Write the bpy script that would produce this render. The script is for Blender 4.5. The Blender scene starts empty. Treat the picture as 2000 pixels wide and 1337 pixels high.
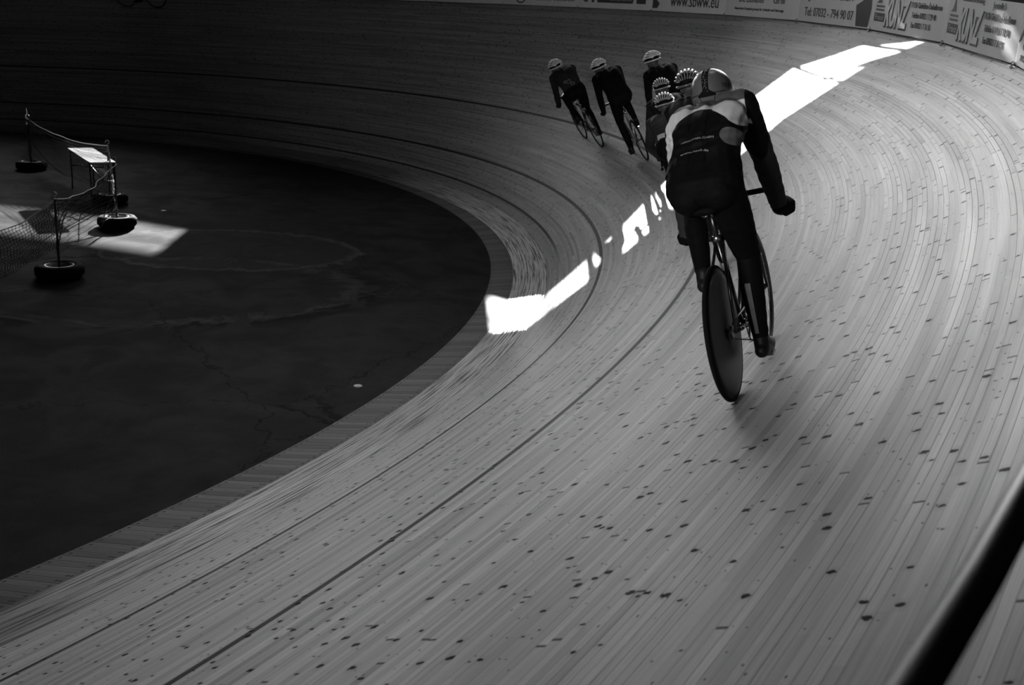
import bpy, math, random
import numpy as np
from mathutils import Vector, Matrix
from mathutils.bvhtree import BVHTree
random.seed(7); np.random.seed(7)
SC = bpy.context.scene
COL = SC.collection

# ------------------------------------------------------------------ camera
F_PX = 2189.96; W, H = 2000, 1337
CAM = Vector((5.7502, 0.0, 3.7411))
CR = Vector((0.7522, 0.6571, 0.0481)); CU = Vector((-0.2196, 0.1812, 0.9586)); CF = Vector((-0.6212, 0.7317, -0.2806))
cd = bpy.data.cameras.new('camera'); cam = bpy.data.objects.new('camera', cd); COL.objects.link(cam)
cd.sensor_width = 36.0; cd.lens = F_PX / W * 36.0; cd.clip_start = 0.05; cd.clip_end = 300
m = Matrix.Identity(4)
for i in range(3):
    m[i][0], m[i][1], m[i][2], m[i][3] = CR[i], CU[i], -CF[i], CAM[i]
cam.matrix_world = m
cd.dof.use_dof = True; cd.dof.focus_distance = 8.5; cd.dof.aperture_fstop = 4.0
SC.camera = cam
SC.cycles.max_bounces = 6; SC.cycles.diffuse_bounces = 3; SC.cycles.glossy_bounces = 3

# ------------------------------------------------------------------ world, sun, exposure
vs = SC.view_settings; vs.view_transform = 'Standard'; vs.look = 'None'; vs.gamma = 1.0; vs.exposure = 0.0
vs.use_curve_mapping = False
world = bpy.data.worlds.new('world'); SC.world = world; world.use_nodes = True
bg = world.node_tree.nodes['Background']; bg.inputs[0].default_value = (1, 1, 1, 1); bg.inputs[1].default_value = 0.24
SUN_EL = math.radians(15.6); SUN_AZ = math.radians(134.0)
SUN_DIR = Vector((math.cos(SUN_AZ) * math.cos(SUN_EL), math.sin(SUN_AZ) * math.cos(SUN_EL), math.sin(SUN_EL)))
sd = bpy.data.lights.new('sun', 'SUN'); sun = bpy.data.objects.new('sun', sd); COL.objects.link(sun)
sd.energy = 26.0; sd.angle = math.radians(0.6)
sun.rotation_euler = SUN_DIR.to_track_quat('Z', 'Y').to_euler(); sun.location = (-30, 40, 20)
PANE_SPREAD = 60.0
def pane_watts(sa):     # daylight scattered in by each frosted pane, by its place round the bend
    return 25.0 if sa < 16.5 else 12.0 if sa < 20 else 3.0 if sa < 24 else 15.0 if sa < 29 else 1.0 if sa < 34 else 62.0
# added fill lamps overhead and behind the camera: place, aim, watts, spread
ROOF_FILLS = [((-4, 12, 8.4), (1, 4, 0), 40.0, 90), ((-12, 14, 8.4), (0, 3, 0), 42.0, 55), ((0, 8, 8.4), (-.5, 5, 0), 14.0, 70)]
REAR_FILL = ((3.6, -5.5, 4.6), (-3, 17, 4.2), 120.0, 60)
PANE_EMIT = 0.04
def eave(s): return float(np.interp(s, [20, 24, 30, 36], [1.42, 1.22, 1.22, 1.32]))   # underside of the frosted panes above the track edge
ROOF_Z = 8.6

# ------------------------------------------------------------------ track geometry (metres)
DS = 0.2
SN = np.arange(-8, 97, 8.0)
KN = np.array([0.0266, 0.04, 0.0539, 0.0594, 0.0663, 0.0754, 0.0844, 0.06, 0.02, 0, 0, 0, 0, 0])
BN = np.array([0.1662, 0.3545, 0.5591, 0.6663, 0.6955, 0.6841, 0.6431, 0.6344, 0.5, 0.4, 0.3, 0.3, 0.3, 0.3])
CW, CA, AW, BO, TW, BS, BS0 = 0.509, 0.3658, 0.3369, 2.4375, 5.976, 2.9004, 40.0114
def herm(v, s):
    i = np.clip(((s - SN[0]) / 8.0).astype(int), 0, len(SN) - 2); t = (s - SN[i]) / 8.0
    mm = np.gradient(v)
    return (2*t**3-3*t**2+1)*v[i] + (t**3-2*t**2+t)*mm[i] + (-2*t**3+3*t**2)*v[i+1] + (t**3-t**2)*mm[i+1]
S = np.arange(-8, 66, DS)
_k = herm(KN, S); TH = np.cumsum(_k) * DS; _i0 = int(np.argmin(abs(S))); TH -= TH[_i0]
PX = np.cumsum(-np.sin(TH)) * DS; PY = np.cumsum(np.cos(TH)) * DS; PX -= PX[_i0]; PY -= PY[_i0]
BK = herm(BN, S)
def curve(off):
    cb = BK * CA; z0 = CW * np.sin(cb)
    if off >= 0: h, z = off * np.cos(BK), z0 + off * np.sin(BK)
    elif off >= -CW: h, z = off * np.cos(cb), z0 + off * np.sin(cb)
    else: h, z = -CW * np.cos(cb) + (off + CW), 0 * BK
    return np.stack([PX + h * np.cos(TH), PY + h * np.sin(TH), z + 0 * PX], 1)
def at(s, off, dz=0.0):
    c = curve(off); return Vector([float(np.interp(s, S, c[:, i])) for i in range(3)]) + Vector((0, 0, dz))
TOP = curve(TW)
TL = np.concatenate([[0], np.cumsum(np.linalg.norm(np.diff(TOP, axis=0), axis=1))])
def s_of_corner(k): return float(np.interp(BS0 - 0.0 - k * BS, TL_FIT, S))
# board spacing was measured along the top edge, arc length from s = -8
TL_FIT = TL
def surf_frame(s, off):
    X = at(s, off); t = (at(s + .5, off) - at(s - .5, off)).normalized()
    w = (at(s, off + .3) - X).normalized(); n = w.cross(t).normalized()
    return X, t, n

# ------------------------------------------------------------------ helpers
def tag(o, label=None, cat=None, group=None, kind=None):
    if label: o['label'] = label
    if cat: o['category'] = cat
    if group: o['group'] = group
    if kind: o['kind'] = kind
    return o
def empty(name, loc=(0, 0, 0), mat=None):
    o = bpy.data.objects.new(name, None); COL.objects.link(o); o.empty_display_size = .1
    if mat is not None: o.matrix_world = mat
    else: o.location = loc
    return o
class MB:
    def __init__(s): s.v = []; s.f = []; s.sm = []
    def add(s, vs, fs, smooth=True):
        b = len(s.v); s.v += [tuple(v) for v in vs]; s.f += [tuple(i + b for i in f) for f in fs]; s.sm += [smooth] * len(fs); return s
    def box(s, c, size, rot=None):
        c = Vector(c); hx, hy, hz = [q / 2 for q in size]
        vs = [Vector((x, y, z)) for x in (-hx, hx) for y in (-hy, hy) for z in (-hz, hz)]
        if rot is not None: vs = [rot @ v for v in vs]
        s.add([c + v for v in vs], [(0,1,3,2),(4,6,7,5),(0,4,5,1),(2,3,7,6),(0,2,6,4),(1,5,7,3)], False); return s
    def tube(s, pts, r, n=10, closed=False, cap=True, flat=1.0):
        P = [Vector(p) for p in pts]; L = len(P)
        R = r if isinstance(r, (list, tuple)) else [r] * L
        vs = []; up = None
        for i, p in enumerate(P):
            a = P[(i - 1) % L] if (closed or i > 0) else p; b = P[(i + 1) % L] if (closed or i < L - 1) else p
            t = (b - a)
            t = t.normalized() if t.length > 1e-9 else Vector((0, 0, 1))
            if up is None:
                up = Vector((0, 0, 1)) if abs(t.z) < .9 else Vector((1, 0, 0))
            x = up - t * up.dot(t)
            if x.length < 1e-6: x = t.orthogonal()
            x.normalize(); y = t.cross(x); up = x
            for k in range(n):
                a_ = 2 * math.pi * k / n; vs.append(p + (x * math.cos(a_) + y * math.sin(a_) * flat) * R[i])
        fs = []
        for i in range(L if closed else L - 1):
            for k in range(n):
                a0 = i * n + k; a1 = i * n + (k + 1) % n; j = ((i + 1) % L) * n
                fs.append((a0, a1, j + (k + 1) % n, j + k))
        if cap and not closed: fs += [tuple(range(n))[::-1], tuple((L - 1) * n + k for k in range(n))]
        s.add(vs, fs); return s
    def lathe(s, prof, c, axis, n=48, closed=False):
        """prof: list of (radius, height along axis)"""
        c = Vector(c); ax = Vector(axis).normalized(); x = ax.orthogonal().normalized(); y = ax.cross(x)
        vs = []
        for (r, h) in prof:
            for k in range(n):
                a = 2 * math.pi * k / n; vs.append(c + ax * h + (x * math.cos(a) + y * math.sin(a)) * r)
        fs = []; L = len(prof)
        for i in range(L if closed else L - 1):
            j = (i + 1) % L
            for k in range(n): fs.append((i*n+k, i*n+(k+1)%n, j*n+(k+1)%n, j*n+k))
        s.add(vs, fs); return s
    def ball(s, c, r, n=12, m_=8, rot=None):
        c = Vector(c); rr = Vector(r) if not isinstance(r, (int, float)) else Vector((r, r, r))
        vs = []; fs = []
        for i in range(m_ + 1):
            p = math.pi * i / m_
            for k in range(n):
                a = 2 * math.pi * k / n
                v = Vector((rr.x*math.sin(p)*math.cos(a), rr.y*math.sin(p)*math.sin(a), rr.z*math.cos(p)))
                if rot is not None: v = rot @ v
                vs.append(c + v)
        for i in range(m_):
            for k in range(n): fs.append((i*n+k, (i+1)*n+k, (i+1)*n+(k+1)%n, i*n+(k+1)%n))
        s.add(vs, fs); return s
    def build(s, name, mat, parent=None):
        me = bpy.data.meshes.new(name); me.from_pydata(s.v, [], s.f); me.update()
        me.polygons.foreach_set('use_smooth', s.sm)
        if mat: me.materials.append(mat)
        o = bpy.data.objects.new(name, me); COL.objects.link(o)
        if parent: o.parent = parent
        return o
def children(o): return [c for c in bpy.data.objects if c.parent == o]
def copy_tree(o, parent=None):
    c = o.copy(); COL.objects.link(c); c.parent = parent
    for ch in children(o):
        if ch is not c: copy_tree(ch, c)
    return c

# ------------------------------------------------------------------ materials
class NT:
    """tiny expression layer over shader nodes"""
    def __init__(s, name):
        s.m = bpy.data.materials.new(name); s.m.use_nodes = True; s.t = s.m.node_tree
        s.b = s.t.nodes['Principled BSDF']
    def put(s, sock, v):
        if hasattr(v, 'is_output') or isinstance(v, bpy.types.NodeSocket): s.t.links.new(v, sock)
        else: sock.default_value = v
    def M(s, op, a, b=0.0, c=0.0, clamp=False):
        n = s.t.nodes.new('ShaderNodeMath'); n.operation = op; n.use_clamp = clamp
        s.put(n.inputs[0], a); s.put(n.inputs[1], b); s.put(n.inputs[2], c); return n.outputs[0]
    def add(s, a, b): return s.M('ADD', a, b)
    def sub(s, a, b): return s.M('SUBTRACT', a, b)
    def mul(s, a, b): return s.M('MULTIPLY', a, b)
    def xyz(s, x, y, z=0.0):
        n = s.t.nodes.new('ShaderNodeCombineXYZ'); s.put(n.inputs[0], x); s.put(n.inputs[1], y); s.put(n.inputs[2], z); return n.outputs[0]
    def sep(s, v):
        n = s.t.nodes.new('ShaderNodeSeparateXYZ'); s.put(n.inputs[0], v); return n.outputs
    def white(s, v):
        n = s.t.nodes.new('ShaderNodeTexWhiteNoise'); n.noise_dimensions = '3D'; s.put(n.inputs['Vector'], v); return n.outputs
    def noise(s, v, scale=1.0, detail=3.0, rough=.5, dist=0.0):
        n = s.t.nodes.new('ShaderNodeTexNoise'); s.put(n.inputs['Vector'], v); n.inputs['Scale'].default_value = scale
        n.inputs['Detail'].default_value = detail; n.inputs['Roughness'].default_value = rough; n.inputs['Distortion'].default_value = dist
        return n.outputs[0]
    def rng(s, v, a, b, c=0.0, d=1.0, smooth=True):
        n = s.t.nodes.new('ShaderNodeMapRange'); n.interpolation_type = 'SMOOTHSTEP' if smooth else 'LINEAR'
        s.put(n.inputs['Value'], v); s.put(n.inputs['From Min'], a); s.put(n.inputs['From Max'], b); s.put(n.inputs['To Min'], c); s.put(n.inputs['To Max'], d)
        return n.outputs[0]
    def mix(s, f, a, b):
        # scalar mix
        return s.add(s.mul(a, s.sub(1.0, f)), s.mul(b, f))
    def uv(s):
        n = s.t.nodes.new('ShaderNodeUVMap'); n.uv_map = 'uv'; return s.sep(n.outputs[0])
    def obj(s):
        n = s.t.nodes.new('ShaderNodeTexCoord'); return n.outputs['Object']
    def finish(s, val, rough=.5, spec=.5, height=None, hs=.3, hd=.002, metal=0.0, coat=None):
        s.t.links.new(s.xyz(val, val, val), s.b.inputs['Base Color'])
        s.put(s.b.inputs['Roughness'], rough); s.put(s.b.inputs['Specular IOR Level'], spec); s.b.inputs['Metallic'].default_value = metal
        if height is not None:
            n = s.t.nodes.new('ShaderNodeBump'); n.inputs['Strength'].default_value = hs; n.inputs['Distance'].default_value = hd
            s.t.links.new(height, n.inputs['Height']); s.t.links.new(n.outputs[0], s.b.inputs['Normal'])
        return s.m
def plain(name, v, rough=.5, spec=.5, metal=0.0, var=.15, scale=20.0, coat=0.0):
    t = NT(name); nz = t.noise(t.obj(), scale, 3)
    val = t.mul(v, t.rng(nz, .25, .75, 1 - var, 1 + var, False))
    t.finish(val, rough, spec, metal=metal); t.b.inputs['Coat Weight'].default_value = coat; return t.m

def wood_track():
    t = NT('track_planks'); uvo = t.uv(); u, v = uvo[0], uvo[1]
    wd = 0.040; L = 3.6
    row = t.M('FLOOR', t.M('DIVIDE', v, wd)); fv = t.M('FRACT', t.M('DIVIDE', v, wd))
    r1 = t.white(t.xyz(row, 3.3, 1.7)); uu = t.add(u, t.mul(r1[0], 40.0))
    pi = t.M('FLOOR', t.M('DIVIDE', uu, L)); fu = t.M('FRACT', t.M('DIVIDE', uu, L))
    tone = t.white(t.xyz(row, pi, 9.1)); tc = t.sep(tone[1])
    val = t.rng(tc[0], 0, 1, .74, 1.16, False)
    val = t.mul(val, t.mix(t.M('GREATER_THAN', tc[1], .93), 1.0, .72))
    # grain streaks
    g = t.noise(t.xyz(t.mul(uu, 2.2), t.mul(v, 230.0), t.mul(tc[2], 30)), 1.0, 4, .6)
    val = t.mul(val, t.rng(g, .3, .7, .78, 1.16, False))
    g2 = t.noise(t.xyz(t.mul(u, .35), t.mul(v, 9.0), 2.0), 1.0, 3, .55)
    val = t.mul(val, t.rng(g2, .3, .7, .88, 1.10, False))
    seg = t.sep(t.white(t.xyz(row, t.M('FLOOR', t.M('DIVIDE', uu, .8)), 33.0))[1])
    val = t.mul(val, t.rng(seg[0], 0, 1, .90, 1.08, False))
    # side gaps between planks
    e = t.M('ABSOLUTE', t.sub(fv, .5)); gapr = t.white(t.xyz(row, pi, 4.4))[0]
    gap = t.rng(e, .445, .49); gap = t.mul(gap, t.rng(gapr, .3, 1, .10, .85, False))
    # butt joints
    ej = t.M('ABSOLUTE', t.sub(fu, .5)); joint = t.rng(ej, .4972, .4990)
    # knots: one candidate per cell
    KL = .34
    kc = t.M('FLOOR', t.M('DIVIDE', uu, KL)); kf = t.M('FRACT', t.M('DIVIDE', uu, KL))
    kr = t.white(t.xyz(row, kc, 21.5)); k3 = t.sep(kr[1])
    kpu = t.rng(k3[0], 0, 1, .15, .85, False); kpv = t.rng(k3[1], 0, 1, .3, .7, False)
    ksz = t.rng(k3[2], 0, 1, .4, 1.7, False)
    du = t.M('DIVIDE', t.mul(t.sub(kf, kpu), KL), .011); dv = t.M('DIVIDE', t.sub(fv, kpv), .40)
    wob = t.noise(t.xyz(t.mul(uu, 60), t.mul(v, 60), 0.0), 1.0, 2)
    dd = t.M('DIVIDE', t.M('SQRT', t.add(t.mul(du, du), t.mul(dv, dv))), ksz)
    dd = t.add(dd, t.mul(t.sub(wob, .5), 1.6))
    has = t.M('GREATER_THAN', kr[0], .65)
    kn = t.mul(t.rng(dd, 1.0, .72), has)
    halo = t.mul(t.rng(dd, 3.4, .9), has)
    # small pin knots and resin pockets
    K2 = .13; c2 = t.M('FLOOR', t.M('DIVIDE', uu, K2)); f2 = t.M('FRACT', t.M('DIVIDE', uu, K2))
    r2 = t.white(t.xyz(row, c2, 57.5)); s2 = t.sep(r2[1])
    e1 = t.M('DIVIDE', t.mul(t.sub(f2, t.rng(s2[0], 0, 1, .2, .8, False)), K2), t.rng(s2[2], 0, 1, .003, .011, False)); e2 = t.M('DIVIDE', t.sub(fv, t.rng(s2[1], 0, 1, .2, .8, False)), .13)
    d2 = t.M('SQRT', t.add(t.mul(e1, e1), t.mul(e2, e2)))
    kn = t.M('MAXIMUM', kn, t.mul(t.mul(t.rng(d2, 1.0, .6), t.M('GREATER_THAN', r2[0], .80)), .8))
    val = t.mul(val, t.mix(halo, 1.0, .86)); val = t.mul(val, t.mix(kn, 1.0, .05))
    dark = t.M('MAXIMUM', gap, t.mul(joint, .85))
    val = t.mul(val, t.mix(dark, 1.0, .04))
    # a strip of wear close to the black line and tyre scuffs
    # painted lines
    def line(c, w): return t.rng(t.M('ABSOLUTE', t.sub(v, c)), w / 2 + .002, w / 2 - .002)
    paint = t.M('MAXIMUM', t.M('MAXIMUM', t.mul(line(.22, .045), t.rng(u, 23.0, 27.0)), line(.90, .055)), line(BO, .055))
    chip = t.noise(t.xyz(t.mul(u, 6), t.mul(v, 80), 0.0), 1.0, 4, .6)
    paint = t.mul(paint, t.rng(chip, .22, .36))
    base = t.mix(paint, t.mul(val, .40), .018)
    rough = t.mix(paint, t.rng(g2, .3, .7, .40, .52, False), .50)
    hgt = t.sub(1.0, t.M('MAXIMUM', dark, t.mul(kn, .3)))
    hgt = t.add(hgt, t.mul(tc[0], .25))
    return t.finish(base, rough, t.mul(t.mix(paint, .28, .08), t.sub(1.0, t.mul(t.M('MAXIMUM', kn, dark), .95))), hgt, .8, .003)
def wood_rough():
    t = NT('blue_band_boards'); uvo = t.uv(); u, v = uvo[0], uvo[1]
    a = t.noise(t.xyz(t.mul(u, 1.1), t.mul(v, 75), 0.0), 1.0, 5, .65)
    b = t.noise(t.xyz(t.mul(u, .9), t.mul(v, 50), 5.0), 1.0, 5, .7)
    c = t.noise(t.xyz(t.mul(u, .5), t.mul(v, 6), 8.0), 1.0, 3, .6)
    fv = t.M('FRACT', t.M('DIVIDE', v, .042)); gap = t.rng(t.M('ABSOLUTE', t.sub(fv, .5)), .44, .49)
    val = t.mul(t.rng(a, .34, .64, .10, .62, False), t.rng(b, .40, .50, .14, 1.0))
    val = t.mul(val, t.rng(c, .3, .7, .7, 1.1, False)); val = t.mul(val, t.mix(gap, 1.0, .35))
    flake = t.rng(b, .60, .70); val = t.add(t.mul(val, .34), t.mul(flake, .08))
    return t.finish(val, t.rng(b, .40, .52, .8, .34), .55, t.add(a, t.mul(t.sub(1.0, gap), .6)), .8, .006)
def wood_apron():
    t = NT('cross_boards'); uvo = t.uv(); u, v = uvo[0], uvo[1]
    us = t.add(u, t.mul(v, -.5))
    wd = .085; row = t.M('FLOOR', t.M('DIVIDE', us, wd)); f = t.M('FRACT', t.M('DIVIDE', us, wd))
    r = t.sep(t.white(t.xyz(row, 1.0, 1.0))[1])
    g = t.noise(t.xyz(t.mul(us, 110), t.mul(v, 4), 1.0), 1.0, 4, .6)
    val = t.mul(t.rng(r[0], 0, 1, .50, 1.25, False), t.rng(g, .3, .7, .75, 1.2, False))
    gap = t.mul(t.rng(t.M('ABSOLUTE', t.sub(f, .5)), .42, .48), t.rng(r[1], .2, 1, .35, 1.0, False))
    fine = t.M('FRACT', t.M('DIVIDE', us, wd / 4)); fg = t.rng(t.M('ABSOLUTE', t.sub(fine, .5)), .36, .48)
    val = t.mul(val, t.mix(t.mul(fg, .6), 1.0, .25))
    # screw heads in two rows
    def dots(vc):
        a = t.M('DIVIDE', t.sub(f, .5), .17); b = t.M('DIVIDE', t.sub(v, vc), .010)
        return t.rng(t.M('SQRT', t.add(t.mul(a, a), t.mul(b, b))), 1.2, .7)
    dt = t.M('MAXIMUM', dots(-CW - .03), dots(-CW - AW + .03)); dt = t.M('MAXIMUM', dt, t.mul(dots(-CW - .055), t.M('GREATER_THAN', r[2], .5)))
    val = t.mul(val, t.mix(t.M('MAXIMUM', gap, dt), 1.0, .10))
    return t.finish(t.mul(val, .085), .6, .12, t.sub(1.0, gap), .6, .006)
def infield_mat():
    t = NT('asphalt'); p = t.obj(); q = t.sep(p)
    n1 = t.noise(p, .45, 5, .6, .6); n2 = t.noise(p, 3.0, 5, .6); n3 = t.noise(p, 150.0, 2, .7); n4 = t.noise(p, 1.1, 4, .65, 1.5)
    val = t.mul(t.rng(n1, .3, .7, .013, .025, False), t.rng(n3, .2, .8, .6, 1.4, False))
    val = t.mul(val, t.rng(n2, .3, .7, .85, 1.15, False))
    # dried puddle rings on the paved area
    def ring(cx, cy, rx, ry, lo, w, a0, rot=0.0):
        x = t.sub(q[0], cx); y = t.sub(q[1], cy)
        xr = t.add(t.mul(x, math.cos(rot)), t.mul(y, math.sin(rot))); yr = t.sub(t.mul(y, math.cos(rot)), t.mul(x, math.sin(rot)))
        d = t.M('SQRT', t.add(t.M('POWER', t.M('DIVIDE', xr, rx), 2.0), t.M('POWER', t.M('DIVIDE', yr, ry), 2.0)))
        d = t.add(d, t.mul(t.sub(n4, .5), .5))
        band = t.mul(t.rng(d, 1 - w, 1.0), t.rng(d, 1 + w * .5, 1.0)); return band, d
    b1, d1 = ring(-8.9, 10.2, 2.0, 1.5, 0, .10, 0, .7)
    b2, d2 = ring(-7.4, 8.0, 2.8, 1.9, 0, .13, 0, .9)
    st = t.rng(n4, .42, .58)
    val = t.mul(val, t.mix(t.mul(t.rng(t.M('ABSOLUTE', t.sub(d2, 1.08)), .16, .0), st), 1.0, .35))
    val = t.mul(val, t.mix(t.mul(t.rng(t.M('ABSOLUTE', t.sub(d1, 1.12)), .16, .0), st), 1.0, .40))
    val = t.add(val, t.mul(b1, .05)); val = t.add(val, t.mul(t.mul(b2, st), .045)); val = t.add(val, t.mul(t.mul(t.rng(d1, 1.35, 1.0), t.rng(n4, .45, .62)), .02))
    val = t.mul(val, t.mix(t.rng(d1, 1.0, .85), 1.0, 1.18))
    # cracks
    vo = t.t.nodes.new('ShaderNodeTexVoronoi'); vo.feature = 'DISTANCE_TO_EDGE'; vo.inputs['Scale'].default_value = .23
    nd = t.t.nodes.new('ShaderNodeVectorMath'); nd.operation = 'ADD'; t.put(nd.inputs[0], p); t.put(nd.inputs[1], t.xyz(t.mul(n2, .8), t.mul(n4, .6), 0.0)); t.put(vo.inputs['Vector'], nd.outputs[0])
    cr = t.rng(vo.outputs[0], .004, .0); val = t.mul(val, t.mix(cr, 1.0, .35))
    rough = t.mix(st, .78, .88)
    return t.finish(val, rough, .03, t.add(n3, t.mul(n2, .6)), .35, .004)

M_TRACK = wood_track(); M_COTE = wood_rough(); M_APRON = wood_apron(); M_FLOOR = infield_mat()
M_BLACK = plain('black_lycra', .005, .7, .07); M_DARK = plain('charcoal_cloth', .022, .6, .3)
M_RUB = plain('tyre_rubber', .007, .85, .12); M_PAINT = plain('black_gloss_paint', .010, .22, .5, coat=.4)
M_ALU = plain('alloy', .55, .28, .5, metal=1.0); M_DALU = plain('dark_alloy', .10, .35, .5, metal=1.0)
M_CARB = plain('carbon_disc', .007, .4, .2); M_SKIN = plain('skin', .07, .55, .35)
M_WHITE = plain('white_plastic', .72, .3, .5, coat=.4); M_GREY = plain('grey_shell', .10, .30, .45, coat=.15)
M_SHOE = plain('shoe_leather', .010, .5, .2); M_REFL = plain('reflective_tape', .30, .4, .5)
M_STEEL = plain('painted_steel', .02, .3, .5); M_GALV = plain('galvanised', .35, .4, .5, metal=.8)
M_NET = plain('net_cord', .03, .6, .3); M_NETB = plain('net_cord_pale', .45, .5, .4)
M_WALL = plain('dark_wall', .05, .8, .2, scale=.6); M_ROOF = plain('roof_boards', .06, .8, .2, scale=.5)
M_TABLE = plain('table_laminate', .80, .18, .5, coat=.3); M_CONC = plain('gallery_boards', .08, .7, .3, scale=2.0)
M_LET = plain('printed_dark', .035, .45, .4); M_PICT = plain('printed_grey', .08, .45, .4); M_LETW = plain('printed_pale', .40, .45, .4)
M_CLOTHG = plain('grey_cloth', .14, .65, .3)
def board_mat():
    t = NT('banner_board'); n = t.noise(t.obj(), 2.2, 4, .6); n2 = t.noise(t.obj(), 30, 3, .6)
    val = t.mul(t.rng(n, .3, .7, .84, .92, False), t.rng(n2, .3, .7, .95, 1.03, False))
    return t.finish(val, .22, .5, n, .15, .02)
M_BOARD = board_mat()

# ------------------------------------------------------------------ track surfaces
def strip(name, offs, mat, s0=None, s1=None, sub=1):
    idx = [i for i in range(len(S)) if (s0 is None or S[i] >= s0 - 1e-6) and (s1 is None or S[i] <= s1 + 1e-6)]
    C = [curve(o)[idx] for o in offs]
    vs = [tuple(c[i]) for c in C for i in range(len(idx))]; n = len(idx)
    fs = [(a*n+i, (a+1)*n+i, (a+1)*n+i+1, a*n+i+1) for a in range(len(offs) - 1) for i in range(n - 1)]
    # u is arc length in the middle of the strip
    cm = curve(offs[len(offs) // 2])[idx]; ul = np.concatenate([[0], np.cumsum(np.linalg.norm(np.diff(cm, axis=0), axis=1))])
    me = bpy.data.meshes.new(name); me.from_pydata(vs, [], fs); me.update()
    uvl = me.uv_layers.new(name='uv')
    vu = np.array([(ul[i], o) for o in offs for i in range(n)])
    li = np.zeros(len(me.loops), dtype=np.int32); me.loops.foreach_get('vertex_index', li)
    uvl.data.foreach_set('uv', vu[li].astype(np.float32).ravel())
    me.polygons.foreach_set('use_smooth', [True] * len(me.polygons)); me.materials.append(mat)
    o = bpy.data.objects.new(name, me); COL.objects.link(o); o['kind'] = 'structure'; return o
strip('floor_track', [0, .01] + list(np.linspace(.25, TW, 24)), M_TRACK)
strip('floor_blue_band', list(np.linspace(-CW, 0, 5)), M_COTE)
strip('floor_apron', [-CW - AW, -CW - AW / 2, -CW], M_APRON)
mb = MB(); mb.box((-12, 8, -.055), (90, 80, .1)); f = mb.build('floor_infield', M_FLOOR); f['kind'] = 'structure'
# hidden depth under the upper edge: riser that carries the fence, gallery behind it
def ribbon(name, P, Q, mat, th=None):
    n = len(P); vs = [tuple(p) for p in P] + [tuple(q) for q in Q]
    mb = MB(); mb.add(vs, [(i, i + 1, n + i + 1, n + i) for i in range(n - 1)], False)
    o = mb.build(name, mat)
    if th:
        md = o.modifiers.new('t', 'SOLIDIFY'); md.thickness = th; md.offset = 1
    o['kind'] = 'structure'; return o
RG = np.stack([np.cos(TH), np.sin(TH), 0 * TH], 1)
def gw(s): return np.interp(s, [4, 12], [2.6, .30])
wallw = np.interp(S, [5, 13], [2.6, .34])[:, None]
WB = TOP + RG * wallw
i12 = np.where(S <= 13.2)[0]; i44 = np.where(S >= 40)[0]
ribbon('floor_gallery', (TOP + RG * .12 + [0, 0, -.12])[i12], (WB + [0, 0, -.12])[i12], M_CONC)
def wall(name, idx, z0, z1):
    P = WB[idx].copy(); Q = P.copy(); P[:, 2] = P[:, 2] + z0 if z0 is not None else 0; Q[:, 2] = z1
    return ribbon(name, P, Q, M_WALL)
wall('wall_right', i12, -1.0, ROOF_Z); wall('wall_left', i44, -1.0, ROOF_Z)
a = WB[-1]; b = WB[0]
mb = MB(); mb.add([(a[0], a[1], -.1), (b[0], b[1], -.1), (b[0], b[1], ROOF_Z), (a[0], a[1], ROOF_Z)], [(0, 1, 2, 3)], False)
mb.build('wall_back', M_WALL)['kind'] = 'structure'
mb = MB(); mb.box((-12, 4.15, ROOF_Z + .15), (54, 38.3, .3)); mb.build('ceiling', M_ROOF)['kind'] = 'structure'
ribbon('trim_kerb', TOP + RG*.035 + [0,0,-.12], TOP + RG*.035 + [0,0,.45], M_WALL, .03)
# unseen solid panel added between fence and glazing, keeping sun off the middle infield
ib = np.where((S >= 26.9) & (S <= 31.8))[0]
ribbon('wall_infill', (TOP + RG*.30 + [0,0,.3])[ib], (TOP + RG*.30 + [0,0,1.32])[ib], M_WALL, .02)
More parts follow.
